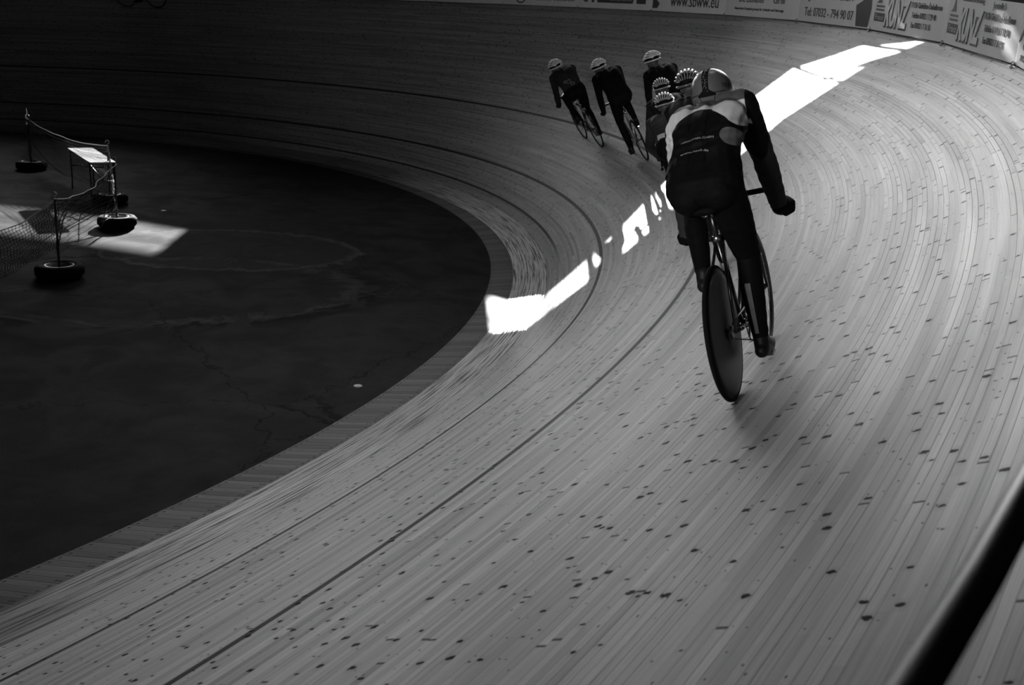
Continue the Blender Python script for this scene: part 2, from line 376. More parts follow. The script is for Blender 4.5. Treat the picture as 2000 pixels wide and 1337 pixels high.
# frosted glazing over the far bend, one window per fence bay
def pane_mat():
    t = NT('frosted_glass'); n = t.noise(t.obj(), 1.5, 3)
    t.b.inputs['Emission Color'].default_value = (1, 1, 1, 1)
    t.put(t.b.inputs['Emission Strength'], t.mul(PANE_EMIT, t.rng(n, .3, .7, .8, 1.2, False)))
    return t.finish(t.mul(.6, 1.0), .5, .5)
M_HELD = plain('dark_helmet_shell', .10, .22, .5, coat=.6); M_HELM = plain('mid_helmet_shell', .30, .22, .5, coat=.6)
M_PANE = pane_mat()
corner_s = [s_of_corner(k) for k in range(-9, 13)]
def wpt(s, z): 
    p = at(s, TW); g = Vector([float(np.interp(s, S, RG[:, i])) for i in range(3)]); w = float(np.interp(s, S, wallw[:, 0]))
    return p + g * w + Vector((0, 0, z)), g, p.z
wn = 0
for k in range(-9, 6):
    sa, sb = s_of_corner(k + 1), s_of_corner(k)
    if sa < 13.0 - 2.9 or sb > 46: continue
    sa = max(sa, 13.2)
    if sb - sa < .4: continue
    A, g, az = wpt(sa, 0); B, g2, bz = wpt(sb, 0)
    wn += 1
    a0 = Vector((A.x, A.y, az + eave(sa))); b0 = Vector((B.x, B.y, bz + eave(sb))); a1 = Vector((A.x, A.y, ROOF_Z)); b1 = Vector((B.x, B.y, ROOF_Z))
    mb = MB(); th = g * .03
    def rect(t0, t1, q0, q1):       # t along the bay, q metres above the track edge at that place (None: pane edge)
        def pt(t, q, top):
            base = a0.lerp(b0, t); 
            if q is None: return a1.lerp(b1, t) if top else base
            return Vector((base.x, base.y, az + (bz - az) * t + q))
        c4 = [pt(t0, q0, False), pt(t1, q0, False), pt(t1, q1, True), pt(t0, q1, True)]
        mb.add(c4 + [v + th for v in c4], [(0,1,2,3),(7,6,5,4),(0,4,5,1),(1,5,6,2),(2,6,7,3),(3,7,4,0)], False)
    if sa < 18.9 < sb:      # a small vent stands open here
        v0 = max(0, (18.88 - sa) / (sb - sa)); v1 = min(1, (19.75 - sa) / (sb - sa))
        rect(0, v0, None, None); rect(v1, 1, None, None) if v1 < 1 else None
        rect(v0, v1, None, 2.74); rect(v0, v1, 3.04, None)
    else: rect(0, 1, None, None)
    o = mb.build('window_%d' % wn, M_PANE); o['kind'] = 'structure'
    fr = MB(); fr.tube([a0, a1], .035, 6); fr.tube([a0, b0], .03, 6); fr.tube([a0.lerp(a1, .45), b0.lerp(b1, .45)], .02, 6)
    fr.build('window_frame', M_STEEL, o)
    # daylight scattered forward by the frosted pane
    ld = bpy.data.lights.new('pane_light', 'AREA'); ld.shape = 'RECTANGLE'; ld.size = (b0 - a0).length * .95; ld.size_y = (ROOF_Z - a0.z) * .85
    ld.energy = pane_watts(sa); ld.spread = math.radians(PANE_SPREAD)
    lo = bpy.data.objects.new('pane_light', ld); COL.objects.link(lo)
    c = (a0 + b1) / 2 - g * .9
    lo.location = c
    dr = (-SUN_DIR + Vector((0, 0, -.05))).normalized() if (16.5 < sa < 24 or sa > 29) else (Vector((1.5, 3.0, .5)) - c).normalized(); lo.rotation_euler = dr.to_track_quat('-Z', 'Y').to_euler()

for (p, a, wt, sp) in ROOF_FILLS + [REAR_FILL]:
    p = Vector(p); a = Vector(a); wn += 1
    mb = MB()
    if p.z > 8: mb.box((p.x, p.y, ROOF_Z - .03), (3.0, 3.0, .04)); fb_ = [(-1.5, -1.5), (1.5, -1.5), (1.5, 1.5), (-1.5, 1.5)]; FP = [Vector((p.x + x, p.y + y, ROOF_Z - .06)) for x, y in fb_]
    else:
        dd = (a - p); dd.z = 0; dd.normalize(); q_ = Vector((-dd.y, dd.x, 0)); b_ = p - dd * .3
        FP = [b_ + q_ * x + Vector((0, 0, z)) for x, z in ((-1.5, -1.5), (1.5, -1.5), (1.5, 1.5), (-1.5, 1.5))]
        mb.add(FP + [v - dd * .04 for v in FP], [(0,1,2,3),(7,6,5,4),(0,4,5,1),(1,5,6,2),(2,6,7,3),(3,7,4,0)], False)
    o = mb.build('window_%d' % wn, M_PANE); o['kind'] = 'structure'  # glowing panel and frame added around each fill lamp
    fr = MB(); fr.tube(FP + [FP[0]], .05, 6); fr.tube([(FP[0] + FP[1]) / 2, (FP[2] + FP[3]) / 2], .03, 6); fr.build('window_frame', M_STEEL, o)
    ld = bpy.data.lights.new('window_light', 'AREA'); ld.shape = 'RECTANGLE'; ld.size = 2.9; ld.size_y = 2.9; ld.energy = wt; ld.spread = math.radians(sp)
    lo = bpy.data.objects.new('window_light', ld); COL.objects.link(lo); lo.location = p - Vector((0, 0, .0)); lo.rotation_euler = (a - p).to_track_quat('-Z', 'Y').to_euler()

# ------------------------------------------------------------------ perimeter fence
BH = .62
def text_mesh(txt, size, mat, parent, origin, ex, ez, name='lettering', align='LEFT', width=None, shear=0.0, thick=.004, lift=.008, ey=None, bold=0.0):
    cu = bpy.data.curves.new('t', 'FONT'); cu.body = txt; cu.size = size; cu.align_x = align; cu.extrude = thick / 2; cu.shear = shear; cu.offset = bold
    cu.resolution_u = 3
    o = bpy.data.objects.new('t', cu); COL.objects.link(o)
    dg = bpy.context.evaluated_depsgraph_get(); dg.update()
    me = bpy.data.meshes.new_from_object(o.evaluated_get(dg)); bpy.data.objects.remove(o)
    xs = [v.co.x for v in me.vertices]
    if not xs: return None
    sx = 1.0
    if width: sx = width / (max(xs) - min(xs))
    x0 = min(xs)
    ey = ey if ey is not None else ex.cross(ez)
    for v in me.vertices:
        c = v.co.copy(); v.co = origin + ex * ((c.x - (x0 if width else 0)) * sx) + ez * c.y + ey * (lift + c.z)
    me.name = name; me.materials.clear(); me.materials.append(mat)
    ob = bpy.data.objects.new(name, me); COL.objects.link(ob); ob.parent = parent
    return ob
LEFT_TO_RIGHT = []
def poly(parent, pts, mat, o0, ex, ez, ey, name='printed_panel', lift=.004, th=.003):
    mb = MB(); n = len(pts)
    f_ = [o0 + ex * p[0] + ez * p[1] + ey * (lift + th) for p in pts]; b_ = [o0 + ex * p[0] + ez * p[1] + ey * lift for p in pts]
    mb.add(f_ + b_, [tuple(range(n)), tuple(range(2*n-1, n-1, -1))] + [(i, n+i, n+(i+1)%n, (i+1)%n) for i in range(n)], False)
    return mb.build(name, mat, parent)
def arc(cx, cy, r, n=28, a0=0, a1=2*math.pi): return [(cx + r*math.cos(a0+(a1-a0)*i/n), cy + r*math.sin(a0+(a1-a0)*i/n)) for i in range(n)]
def ringpoly(parent, cx, cy, r, w, mat, o0, ex, ez, ey, name='printed_ring'):
    mb = MB(); n = 36; pts = []
    for rr in (r, r - w): pts += [(cx+rr*math.cos(2*math.pi*i/n), cy+rr*math.sin(2*math.pi*i/n)) for i in range(n)]
    mb.add([o0 + ex*p[0] + ez*p[1] + ey*.006 for p in pts], [(i, (i+1) % n, n+(i+1) % n, n+i) for i in range(n)], False)
    return mb.build(name, mat, parent)
labels = {
 -3: 'pale advertising board at the far end of the fence, cut by the top edge',
 -2: 'plain grey advertising board above the far bank, left of the board with the round emblem',
 -1: 'grey advertising board with a round emblem and a double place name',
 0: 'grey advertising board with a dark slanted bar and a small dark box',
 1: 'grey advertising board carrying only a large web address',
 2: 'grey advertising board with the word Grill and a line of small print',
 3: 'grey advertising board with the phone number 07032 - 794 90 07',
 4: 'advertising board with big slanted outlined capitals, left one of the two alike',
 5: 'advertising board with big slanted outlined capitals, right one of the two alike',
 6: 'advertising board cut by the right edge of the photo, with a diagonal bar',
 7: 'advertising board on the near fence beyond the right edge of the photo'}
GB = 'advertising boards along the outer fence'
for k in range(-6, 8):
    sa, sb = s_of_corner(k), s_of_corner(k + 1)      # k -> left corner, k+1 -> right corner (towards camera)
    A = at(sa, TW, .02); B = at(sb, TW, .02)
    ex = (B - A); Lb = ex.length; ex.normalize(); ez = Vector((0, 0, 1)); ez = (ez - ex * ez.dot(ex)).normalized(); ey = ex.cross(ez)
    g = Vector([float(np.interp((sa+sb)/2, S, RG[:, i])) for i in range(3)])
    if ey.dot(g) > 0: ey = -ey
    root = empty('advertising_board', A)
    R = root.matrix_world.inverted()
    bpy.context.view_layer.update()
    o0 = ex * .004
    w = Lb - .008
    mb = MB(); pts = [(0, 0), (w, 0), (w, BH - .03), (0, BH - .03)]
    fr = [o0 + ex*p[0] + ez*p[1] for p in pts]; bk = [q - ey * .012 for q in fr]
    mb.add(fr + bk, [(0,1,2,3),(7,6,5,4),(0,4,5,1),(1,5,6,2),(2,6,7,3),(3,7,4,0)], False)
    mb.build('panel', M_BOARD, root)
    def T(txt, size, x, y, width=None, mat=M_LET, sh=0.0): return text_mesh(txt, size, mat, root, o0 + ex * x + ez * y, ex, ez, width=width, shear=sh, ey=ey)
    if k == -1:
        ringpoly(root, .72, .20 + .1, .26, .035, M_PICT, o0, ex, ez, ey); poly(root, arc(.72, .30, .17), M_PICT, o0, ex, ez, ey, 'emblem')
        T('Gäufelden-Öschelbronn', .15, 1.3, .13, 1.45)
    if k == 0:
        ringpoly(root, .32, .26, .13, .04, M_PICT, o0, ex, ez, ey); poly(root, [(.56, .13), (.66, .13), (.74, .5), (.62, .5)], M_PICT, o0, ex, ez, ey)
        poly(root, [(.80, .13), (2.18, .13), (2.24, .30), (.76, .30)], M_PICT, o0, ex, ez, ey); poly(root, [(2.32, .13), (2.66, .13), (2.66, .28), (2.32, .28)], M_PICT, o0, ex, ez, ey)
        T('Gartenbau Gäufelden', .09, 1.3, .18, .85, M_LETW)
    if k == 1:
        poly(root, [(0.02, .06), (.22, .06), (.32, .16), (.18, .24), (.2, .56), (.02, .56)], M_PICT, o0, ex, ez, ey, 'printed_figure')
        T('www.sbww.eu', .34, .78, .12, 1.86)
    if k == 2:
        T('Die Elemente', .19, .58, .26, 1.0); T('Grill', .19, 1.95, .26, .42); T('Natursteine Komplettsysteme für Gebäude und Fahrzeuge', .07, .42, .12, 1.95)
        T('am', .19, 1.7, .50, .3)
    if k == 3:
        T('Tel: 07032 - 794 90 07', .20, .28, .10, 1.95); T('Baugesellschaft VV GmbH', .23, .1, .38, 2.05)
        poly(root, [(2.36, .02), (2.78, .02), (2.84, .3), (2.8, .56), (2.62, .58), (2.52, .40), (2.30, .33)] , M_PICT, o0, ex, ez, ey, 'printed_figure')
    if k in (4, 5):
        poly(root, [(.10, .13), (.56, .13), (.56, .25), (.10, .25)], M_LET, o0, ex, ez, ey, 'name_box'); T('Franz', .11, .16, .155, .36, M_LETW)
        poly(root, [(.14, .385), (.36, .39), (.30, .56), (.24, .43)], M_PICT, o0, ex, ez, ey, 'logo')
        for q in (.28, .33): poly(root, [(.14, q), (.50, q), (.50, q + .028), (.14, q + .028)], M_PICT, o0, ex, ez, ey, 'logo_bar')
        text_mesh('KUNZ', .50, M_LET, root, o0 + ex * .575 + ez * .085, ex, ez, width=1.0, shear=.28, ey=ey, bold=.028)
        text_mesh('KUNZ', .50, M_BOARD, root, o0 + ex * .575 + ez * .100, ex, ez, width=.965, shear=.28, ey=ey, lift=.0125, bold=.016, name='letter_face')
        T('Bauunternehmung', .08, .62, .53, .9, M_PICT)
        T('Junstraße 5', .10, 1.86, .50, .45); T('71126 Gäufelden-Öschelbronn', .105, 1.60, .375, 1.1)
        T('Telefon 07032 / 7 29 40', .105, 1.66, .245, .88); T('Fax 07032 / 7 31 55', .105, 1.68, .115, .72)
    if k == 6:
        poly(root, [(.03, .22), (.10, .24), (.55, .57), (.40, .57)], M_LET, o0, ex, ez, ey, 'printed_bar')
        T('Fenster', .2, .35, .38, .9); T('& S', .2, .30, .17, .4); T('71126 Gäufelden', .08, .25, .06, .8)
    tag(root, labels.get(k, 'blank advertising board far round the bend, above the top edge of the photo'), 'advertising board', GB)
    if k not in labels: root['group'] = 'blank boards past the far bend'
# posts with fixing clips, top rail
rail_pts = [at(s, TW, .87) - Vector([float(np.interp(s, S, RG[:, i])) for i in range(3)]) * .10 for s in np.arange(-4, 44, .5)]
rl = MB(); rl.tube(rail_pts, .024, 16); rail = rl.build('safety_rail', M_STEEL)
tag(rail, 'dark round handrail on top of the outer fence, blurred in the bottom right corner', 'handrail')
for k in range(-5, 9):
    s_ = s_of_corner(k); P0 = at(s_, TW); g = Vector([float(np.interp(s_, S, RG[:, i])) for i in range(3)])
    root = empty('fence_post', P0)
    hz = eave(s_) + .02 if s_ > 13.2 else .86
    p = MB(); p.box(g * .045 + Vector((0, 0, hz / 2 - .05)), (.05, .06, hz + .1), Matrix.Rotation(float(np.interp(s_, S, TH)), 3, 'Z')); p.build('upright', M_STEEL, root)
    c = MB(); c.ball(-g * .02 + Vector((0, 0, .03)), .022, 8, 6); c.ball(-g * .03 + Vector((0, 0, -.005)), .018, 8, 6); c.build('fixing_clip', M_ALU, root)
    nm = {-1: 'round emblem board', 0: 'board with the slanted bar', 1: 'web address board', 2: 'Grill board', 3: 'phone number board', 4: 'left slanted-capitals board', 5: 'right slanted-capitals board', 6: 'cut-off board at the right edge'}
    tag(root, 'steel fence post with bright clips, left end of the ' + nm.get(k, 'blank board') if k in nm else 'thin steel fence post with bright clips between outer boards', 'fence post', 'fence posts between the boards')

# ------------------------------------------------------------------ bicycles
WR = .335
def wheel_mesh(parent, cx, disc=False, name='wheel'):
    root = empty(name); root.parent = parent; root.location = (cx, 0, WR)
    t = MB(); t.tube([(WR*.967*math.cos(a), 0, WR*.967*math.sin(a)) for a in np.linspace(0, 2*math.pi, 64, endpoint=False)], .0115, 10, closed=True); t.build('tyre', M_RUB, root)
    if disc:
        d = MB(); d.lathe([(.02, .030), (.06, .026), (.18, .020), (.28, .014), (.318, .010), (.318, -.010), (.28, -.014), (.18, -.020), (.06, -.026), (.02, -.030), (0.0001, -.030)], (0, 0, 0), (0, 1, 0), 72)
        d.lathe([(.0001, .030), (.02, .030)], (0, 0, 0), (0, 1, 0), 72); d.build('disc', M_CARB, root)
        v = MB(); v.box((.10, -.022, .27), (.02, .004, .008)); v.build('valve', M_ALU, root)
    else:
        r = MB(); r.lathe([(.322, .010), (.312, .012), (.292, .004), (.292, -.004), (.312, -.012), (.322, -.010)], (0, 0, 0), (0, 1, 0), 64, closed=True); r.build('rim', M_DALU, root)
        s_ = MB(); n = 24
        for i in range(n):
            a = 2*math.pi*i/n; sgn = 1 if i % 2 else -1; b = a + (.55 if (i//2) % 2 else -.55)
            s_.tube([(.022*math.cos(b), sgn*.028, .022*math.sin(b)), (.295*math.cos(a), 0, .295*math.sin(a))], .0011, 4)
        s_.build('spokes', M_ALU, root)
        h = MB(); h.lathe([(.008, -.05), (.02, -.035), (.02, -.03), (.011, -.02), (.011, .02), (.02, .03), (.02, .035), (.008, .05)], (0, 0, 0), (0, 1, 0), 16); h.build('hub', M_DALU, root)
    return root
def make_bike(name, disc=False, crank=0.0, frame_mat=None, levers=True, white_collar=False):
    fm = frame_mat or M_PAINT
    root = empty(name)
    BB = Vector((.41, 0, .275)); ST = Vector((.235, 0, .76)); HT = Vector((.815, 0, .80)); HB = Vector((.855, 0, .66)); AX = Vector((0, 0, WR)); FX = Vector((.98, 0, WR))
    fb = MB(); fb.tube([BB, HB.lerp(HT, .1)], .021, 12); fb.tube([BB, ST], .017, 12); fb.tube([ST.lerp(BB, .05), HT.lerp(HB, .2)], .016, 12)
    fb.tube([HT + (HT - HB) * .1, HB], .021, 12)
    for y in (-1, 1):
        fb.tube([BB + Vector((-.02, y*.03, 0)), Vector((.2, y*.05, .30)), AX + Vector((0, y*.062, 0))], [.012, .011, .009], 8)
        fb.tube([ST + Vector((0, y*.016, -.03)), Vector((.16, y*.035, .62)), AX + Vector((.0, y*.062, 0))], [.009, .009, .008], 8)
    fb.tube([BB + Vector((0, -.036, 0)), BB + Vector((0, .036, 0))], .023, 14)
    fb.build('frame', fm, root)
    fk = MB()
    for y in (-1, 1): fk.tube([HB + Vector((.0, y*.02, 0)), Vector((.89, y*.048, .60)), Vector((.93, y*.05, .50)), FX + Vector((0, y*.05, 0))], [.014, .013, .012, .008], 8)
    fk.tube([HB + Vector((0, -.03, 0)), HB + Vector((0, .03, 0))], .015, 8); fk.build('fork', fm, root)
    sp = MB(); sp.tube([ST.lerp(BB, .05), Vector((.205, 0, .89))], .0135, 12); sp.build('seat_post', M_DALU, root)
    cl = MB(); cl.tube([ST + Vector((.003, 0, -.01)), ST + Vector((-.006, 0, .018))], .021, 12); cl.build('seat_clamp', M_ALU, root)
    sd_ = MB(); sd_.tube([(.07, 0, .925), (.10, 0, .930), (.16, 0, .925), (.22, 0, .918), (.30, 0, .918), (.345, 0, .912)], [.045, .068, .060, .036, .022, .014], 14, flat=1.0)
    vs2 = []
    for v in sd_.v:
        vs2.append((v[0], v[1], .918 + (v[2] - .918) * .33))
    sd_.v = vs2; so = sd_.build('saddle', M_BLACK, root)
    sr = MB()
    for y in (-.022, .022): sr.tube([(.10, y, .905), (.15, y, .886), (.25, y, .886), (.32, y, .905)], .0035, 6)
    sr.build('saddle_rails', M_ALU, so)
    st = MB(); st.tube([HT + (HT-HB)*.12, HT + Vector((-.008, 0, .05)), Vector((.90, 0, .875))], [.017, .017, .015], 10); st.build('stem', M_DALU, root)
    hb = MB()
    for y in (-1, 1):
        hb.tube([(.90, 0, .875), (.90, y*.12, .877), (.905, y*.185, .876), (.93, y*.205, .872), (.975, y*.21, .86), (1.0, y*.213, .82), (.985, y*.217, .775), (.945, y*.22, .752), (.88, y*.222, .748), (.84, y*.222, .75)], [.0155, .0155, .014, .016, .017, .017, .017, .017, .017, .017], 10)
    ho = hb.build('handlebar', M_BLACK, root)
    if levers:
        for y in (-1, 1):
            l = MB(); l.tube([(.965, y*.21, .872), (1.0, y*.212, .90), (1.035, y*.213, .905)], [.017, .018, .012], 10); l.tube([(1.03, y*.213, .895), (1.05, y*.214, .85), (1.03, y*.216, .78), (1.022, y*.217, .74)], [.007, .006, .005, .006], 8); l.build('brake_lever', M_DALU, root)
        bc = MB(); bc.box((.175, 0, .70), (.03, .06, .02)); bc.tube([(.17, .035, .70), (.15, .03, .665)], .008, 6); bc.tube([(.17, -.035, .70), (.15, -.03, .665)], .008, 6); bc.build('brake_caliper', M_ALU, root)
    ck = MB(); ca = crank
    dv = Vector((math.sin(ca), 0, math.cos(ca)))     # left crank direction
    ch = MB(); ch.lathe([(.088, -.043), (.098, -.043), (.098, -.047), (.088, -.047)], BB, (0, 1, 0), 44, closed=True)
    for i in range(5):
        a = 2*math.pi*i/5; ch.tube([BB + Vector((0, -.045, 0)), BB + Vector((.09*math.cos(a), -.045, .09*math.sin(a)))], .006, 6)
    ch.build('chainring', M_ALU, root)
    PL = BB + dv * .17; PR = BB - dv * .17
    for P, y, nm in ((PL, 1, 'left'), (PR, -1, 'right')):
        c_ = MB(); c_.tube([BB + Vector((0, y*.05, 0)), Vector((P.x, y*.068, P.z))], [.014, .010], 10); c_.build('crank_arm', M_DALU, root)
        p_ = MB(); p_.tube([Vector((P.x, y*.07, P.z)), Vector((P.x, y*.13, P.z))], .006, 6); p_.box((P.x, y*.115, P.z), (.075, .055, .016)); p_.build('pedal', M_DALU, root)
    cn = MB()
    a1 = Vector((.41, -.045, .275)); 
    cn.tube([AX + Vector((0, -.045, .033)), a1 + Vector((0, 0, .096))], .004, 5); cn.tube([AX + Vector((0, -.045, -.033)), a1 + Vector((0, 0, -.096))], .004, 5)
    cn.tube([AX + Vector((.033*math.cos(a), -.045, .033*math.sin(a))) for a in np.linspace(math.pi*.5, math.pi*1.5, 9)], .006, 5); cn.build('chain', M_DALU, root)
    cs = MB(); cs.lathe([(.012, -.052), (.034, -.047), (.034, -.043), (.020, -.035)], AX, (0, 1, 0), 24); cs.build('sprocket', M_ALU, root)
    wheel_mesh(root, 0, disc, 'rear_wheel'); wheel_mesh(root, .98, False, 'front_wheel')
    if white_collar:
        tp = MB(); tp.tube([ST.lerp(BB, .26), ST.lerp(BB, .34)], .021, 12); tp.build('reflective_band', M_REFL, root)
    return root, PL + Vector((0, .115, 0)), PR + Vector((0, -.115, 0))

# ------------------------------------------------------------------ riders
def capsule(mb, a, b, ra, rb, n=14):
    a = Vector(a); b = Vector(b); d = b - a; L = d.length
    if L < 1e-5: mb.ball(a, ra, n, 8); return
    prof = []
    for i in range(5): t = math.pi/2 * i/4; prof.append((max(ra*math.sin(t), 1e-4), -ra*math.cos(t)))
    for i in range(5): t = math.pi/2 * (1 - i/4); prof.append((max(rb*math.sin(t), 1e-4), L + rb*math.cos(t)))
    base = len(mb.v); mb.lathe(prof, a, d, n)
    mb.f.append(tuple(base + k for k in range(n))[::-1]); mb.f.append(tuple(base + (len(prof)-1)*n + k for k in range(n))); mb.sm += [True, True]
def ik(a, c, l1, l2, pole):
    a = Vector(a); c = Vector(c); d = c - a; D = min(d.length, (l1 + l2) * .999); dn = d.normalized()
    x = (l1*l1 - l2*l2 + D*D) / (2*D); h = math.sqrt(max(l1*l1 - x*x, 0)); p = Vector(pole); p = (p - dn * p.dot(dn)).normalized()
    return a + dn * x + p * h
def make_rider(name, M4, pedals, crank, P, mats, voxel=.011, helmet='vent', pattern=None):
    """P: dict of joint positions in bicycle space"""
    prims = []          # (a, b, ra, rb, region)
    def C(a, b, ra, rb, reg): prims.append((Vector(a), Vector(b), ra, rb, reg))
    hip, sh, head = Vector(P['hip']), Vector(P['sh']), Vector(P['head'])
    sw = P.get('sw', .175); hw = .085; AG = P.get('arm', 1.0); HG = P.get('hand', 1.1)
    roll = P.get('roll', 0.0)
    # torso as a chain of wide slices
    N_ = 9
    for i in range(N_):
        t = i / (N_ - 1); q = hip.lerp(sh, t); q.z += .055 * math.sin(math.pi * t); q.x -= .03 * math.sin(math.pi * t)
        wdt = np.interp(t, [0, .25, .5, .8, 1], [.085, .075, .085, .105, .115]); r = np.interp(t, [0, .25, .5, .8, 1], [.105, .092, .098, .10, .075])
        if i:
            for y0, y1 in ((-1, -1), (0, 0), (1, 1)):
                C(pq + Vector((0, y0*pw, 0)), q + Vector((0, y1*wdt, 0)), pr_, r, 'torso')
        pq, pw, pr_ = q, wdt, r
    C(hip + Vector((-.02, -.07, -.01)), hip + Vector((-.02, .07, -.01)), .100, .100, 'legs')
    C(hip + Vector((-.04, -.075, -.035)), hip + Vector((.02, -.08, -.03)), .090, .10, 'legs'); C(hip + Vector((-.04, .075, -.035)), hip + Vector((.02, .08, -.03)), .090, .10, 'legs')
    for y, ped in ((1, pedals[0]), (-1, pedals[1])):
        hj = hip + Vector((0, y*hw, -.01)); ank = Vector((ped.x - .125, y*.115, ped.z + .115 + (.03 if ped.z > .3 else 0)))
        kn = ik(hj, ank, .44, .425, (1, y*(P.get('knee_out', .05) if y < 0 else P.get('knee_outL', P.get('knee_out', .05))), .25))
        C(hj, hj.lerp(kn, .5), .102, .088, 'legs'); C(hj.lerp(kn, .5), kn, .088, .060, 'legs'); C(kn, kn, .060, .060, 'legs')
        cf = kn.lerp(ank, .32) + Vector((-.02, 0, 0)); C(kn, cf, .055, .058, 'legs'); C(cf, ank, .058, .036, 'legs')
        toe = Vector((ped.x + .075, y*.115, ped.z + .038)); hl = Vector((ank.x - .035, y*.115, ank.z - .06))
        ball = Vector((ped.x, y*.115, ped.z + .045))
        C(ank, hl + Vector((.02, 0, .01)), .037, .036, 'feet'); C(hl, ball, .034, .038, 'feet'); C(ball, toe, .038, .026, 'feet'); C(ank, ball, .036, .034, 'feet')
        if 'knees' not in P: P['knees'] = {}
        P['knees'][y] = (kn, ank)
    for y in (1, -1):
        sj = sh + Vector((-.02, y*sw, -.01 + y*roll)); hd = Vector(P['handL'] if y == 1 else P['handR'])
        po = P.get('elbL', (-.1, .8, -.4)) if y == 1 else P.get('elbR', (-.1, -.8, -.4))
        el = ik(sj, hd + Vector((-.035, 0, .02)), .30, .27, po); wr = hd + Vector((-.055, 0, .025))
        C(sh + Vector((0, y*.10, y*roll*.6)), sj, .080, .072, 'torso')
        C(sj, sj.lerp(el, .5), .070*AG, .060*AG, 'arms'); C(sj.lerp(el, .5), el, .060*AG, .048*AG, 'arms')
        fa = el.lerp(wr, .3); C(el, fa, .048*AG, .049*AG, 'arms'); C(fa, wr, .049*AG, .033*AG, 'arms')
        # hand: palm plus four curled fingers and a thumb around the bar (bar runs fore and aft or down)
        C(wr, hd + Vector((-.02, 0, .022)), .028*HG, .034*HG, 'hands'); C(hd + Vector((-.03*HG, 0, .022)), hd + Vector((.03*HG, 0, .022)), .026*HG, .024*HG, 'hands')
        for fi, fx in enumerate((-.034, -.012, .010, .032)):
            ln = (.80, .95, 1.0, .92)[fi]; r = (.0085, .0095, .010, .0095)[fi]*HG
            k0 = hd + Vector((fx*HG, y*.018*HG, .032*HG)); k1 = k0 + Vector((.004, y*.020*ln*HG, -.016*HG)); k2 = k1 + Vector((.002, -y*.004, -.026*ln*HG)); k3 = k2 + Vector((0, -y*.022*ln*HG, -.010*HG))
            C(k0, k1, r*1.15, r*1.05, 'hands'); C(k1, k2, r*1.05, r, 'hands'); C(k2, k3, r, r*.85, 'hands')
        t0 = hd + Vector((-.02, -y*.022, .02)); t1 = t0 + Vector((.022, -y*.010, -.014)); t2 = t1 + Vector((.018, y*.004, -.016)); C(t0, t1, .013*HG, .012*HG, 'hands'); C(t1, t2, .012*HG, .010*HG, 'hands')
    # neck and head
    yaw = P.get('hyaw', 0.0); pit = P.get('hpitch', .35)
    HR = Matrix.Rotation(yaw, 3, 'Z') @ Matrix.Rotation(pit, 3, 'Y') @ Matrix.Rotation(P.get('hroll', 0), 3, 'X')
    def hp(x, y, z): return head + HR @ Vector((x, y, z))
    C(sh + Vector((.0, 0, .03)), hp(-.03, 0, -.06), .062, .055, 'head')
    mb = MB()
    for (a, b, ra, rb, reg) in prims: capsule(mb, a, b, ra, rb)
    hs = [(hp(0, 0, .02), (.098, .076, .095)), (hp(.035, 0, -.05), (.062, .056, .065)), (hp(.065, 0, -.085), (.028, .030, .024)), (hp(.098, 0, -.030), (.020, .012, .018)), (hp(.092, 0, -.012), (.014, .009, .024)), (hp(.082, .03, .0), (.012, .018, .010)), (hp(.082, -.03, .0), (.012, .018, .010)), (hp(.088, 0, -.062), (.012, .024, .008)),
          (hp(0, .078, -.02), (.018, .010, .030)), (hp(0, -.078, -.02), (.018, .010, .030))]
    for c, r in hs: mb.ball(c, r, 14, 10, HR)
    me = bpy.data.meshes.new('b'); me.from_pydata(mb.v, [], mb.f); me.update()
    tmp = bpy.data.objects.new('b', me); COL.objects.link(tmp)
    md = tmp.modifiers.new('r', 'REMESH'); md.mode = 'VOXEL'; md.voxel_size = voxel; md.use_smooth_shade = True
    sm = tmp.modifiers.new('s', 'SMOOTH'); sm.factor = .5; sm.iterations = 3
    dg = bpy.context.evaluated_depsgraph_get(); dg.update()
    bm_ = bpy.data.meshes.new_from_object(tmp.evaluated_get(dg)); bpy.data.objects.remove(tmp)
    n = len(bm_.vertices); co = np.zeros(n*3); bm_.vertices.foreach_get('co', co); co = co.reshape(-1, 3)
    no = np.zeros(n*3); bm_.vertices.foreach_get('normal', no); no = no.reshape(-1, 3)
    regs = ['torso', 'arms', 'legs', 'feet', 'hands', 'head']; best = np.full((len(regs), n), 9.0)
    allp = prims + [(c, c, max(r), max(r), 'head') for c, r in hs]
    for (a, b, ra, rb, reg) in allp:
        A = np.array(a); D = np.array(b) - A; L2 = max(D @ D, 1e-9); t = np.clip(((co - A) @ D) / L2, 0, 1)
        dist = np.linalg.norm(co - A - t[:, None]*D, axis=1) - (ra + (rb - ra)*t); k = regs.index(reg); best[k] = np.minimum(best[k], dist)
    # cloth hems: jersey covers the hips a little, sleeves join the torso
    best[0] -= .004
    lab = best.argmin(0)
    sd0 = np.array((sh - hip).normalized()); tt_ = (co - np.array(hip)) @ sd0
    trunk = (np.abs(co[:, 1]) < .21) & (co[:, 2] > hip.z - .16)
    lab = np.where((lab == 0) & (tt_ <= .045), 2, lab); lab = np.where((lab == 2) & (tt_ > .045) & trunk & (best[2] < .05) & (best[0] < .03), 0, lab)
    root = empty(name, mat=M4)
    bm_.name = 'body'; bm_.materials.clear(); bm_.materials.append(mats['skin']); bm_.polygons.foreach_set('use_smooth', [True]*len(bm_.polygons))
    body = bpy.data.objects.new('body', bm_); COL.objects.link(body); body.parent = root
    polys = [tuple(p.vertices) for p in bm_.polygons]
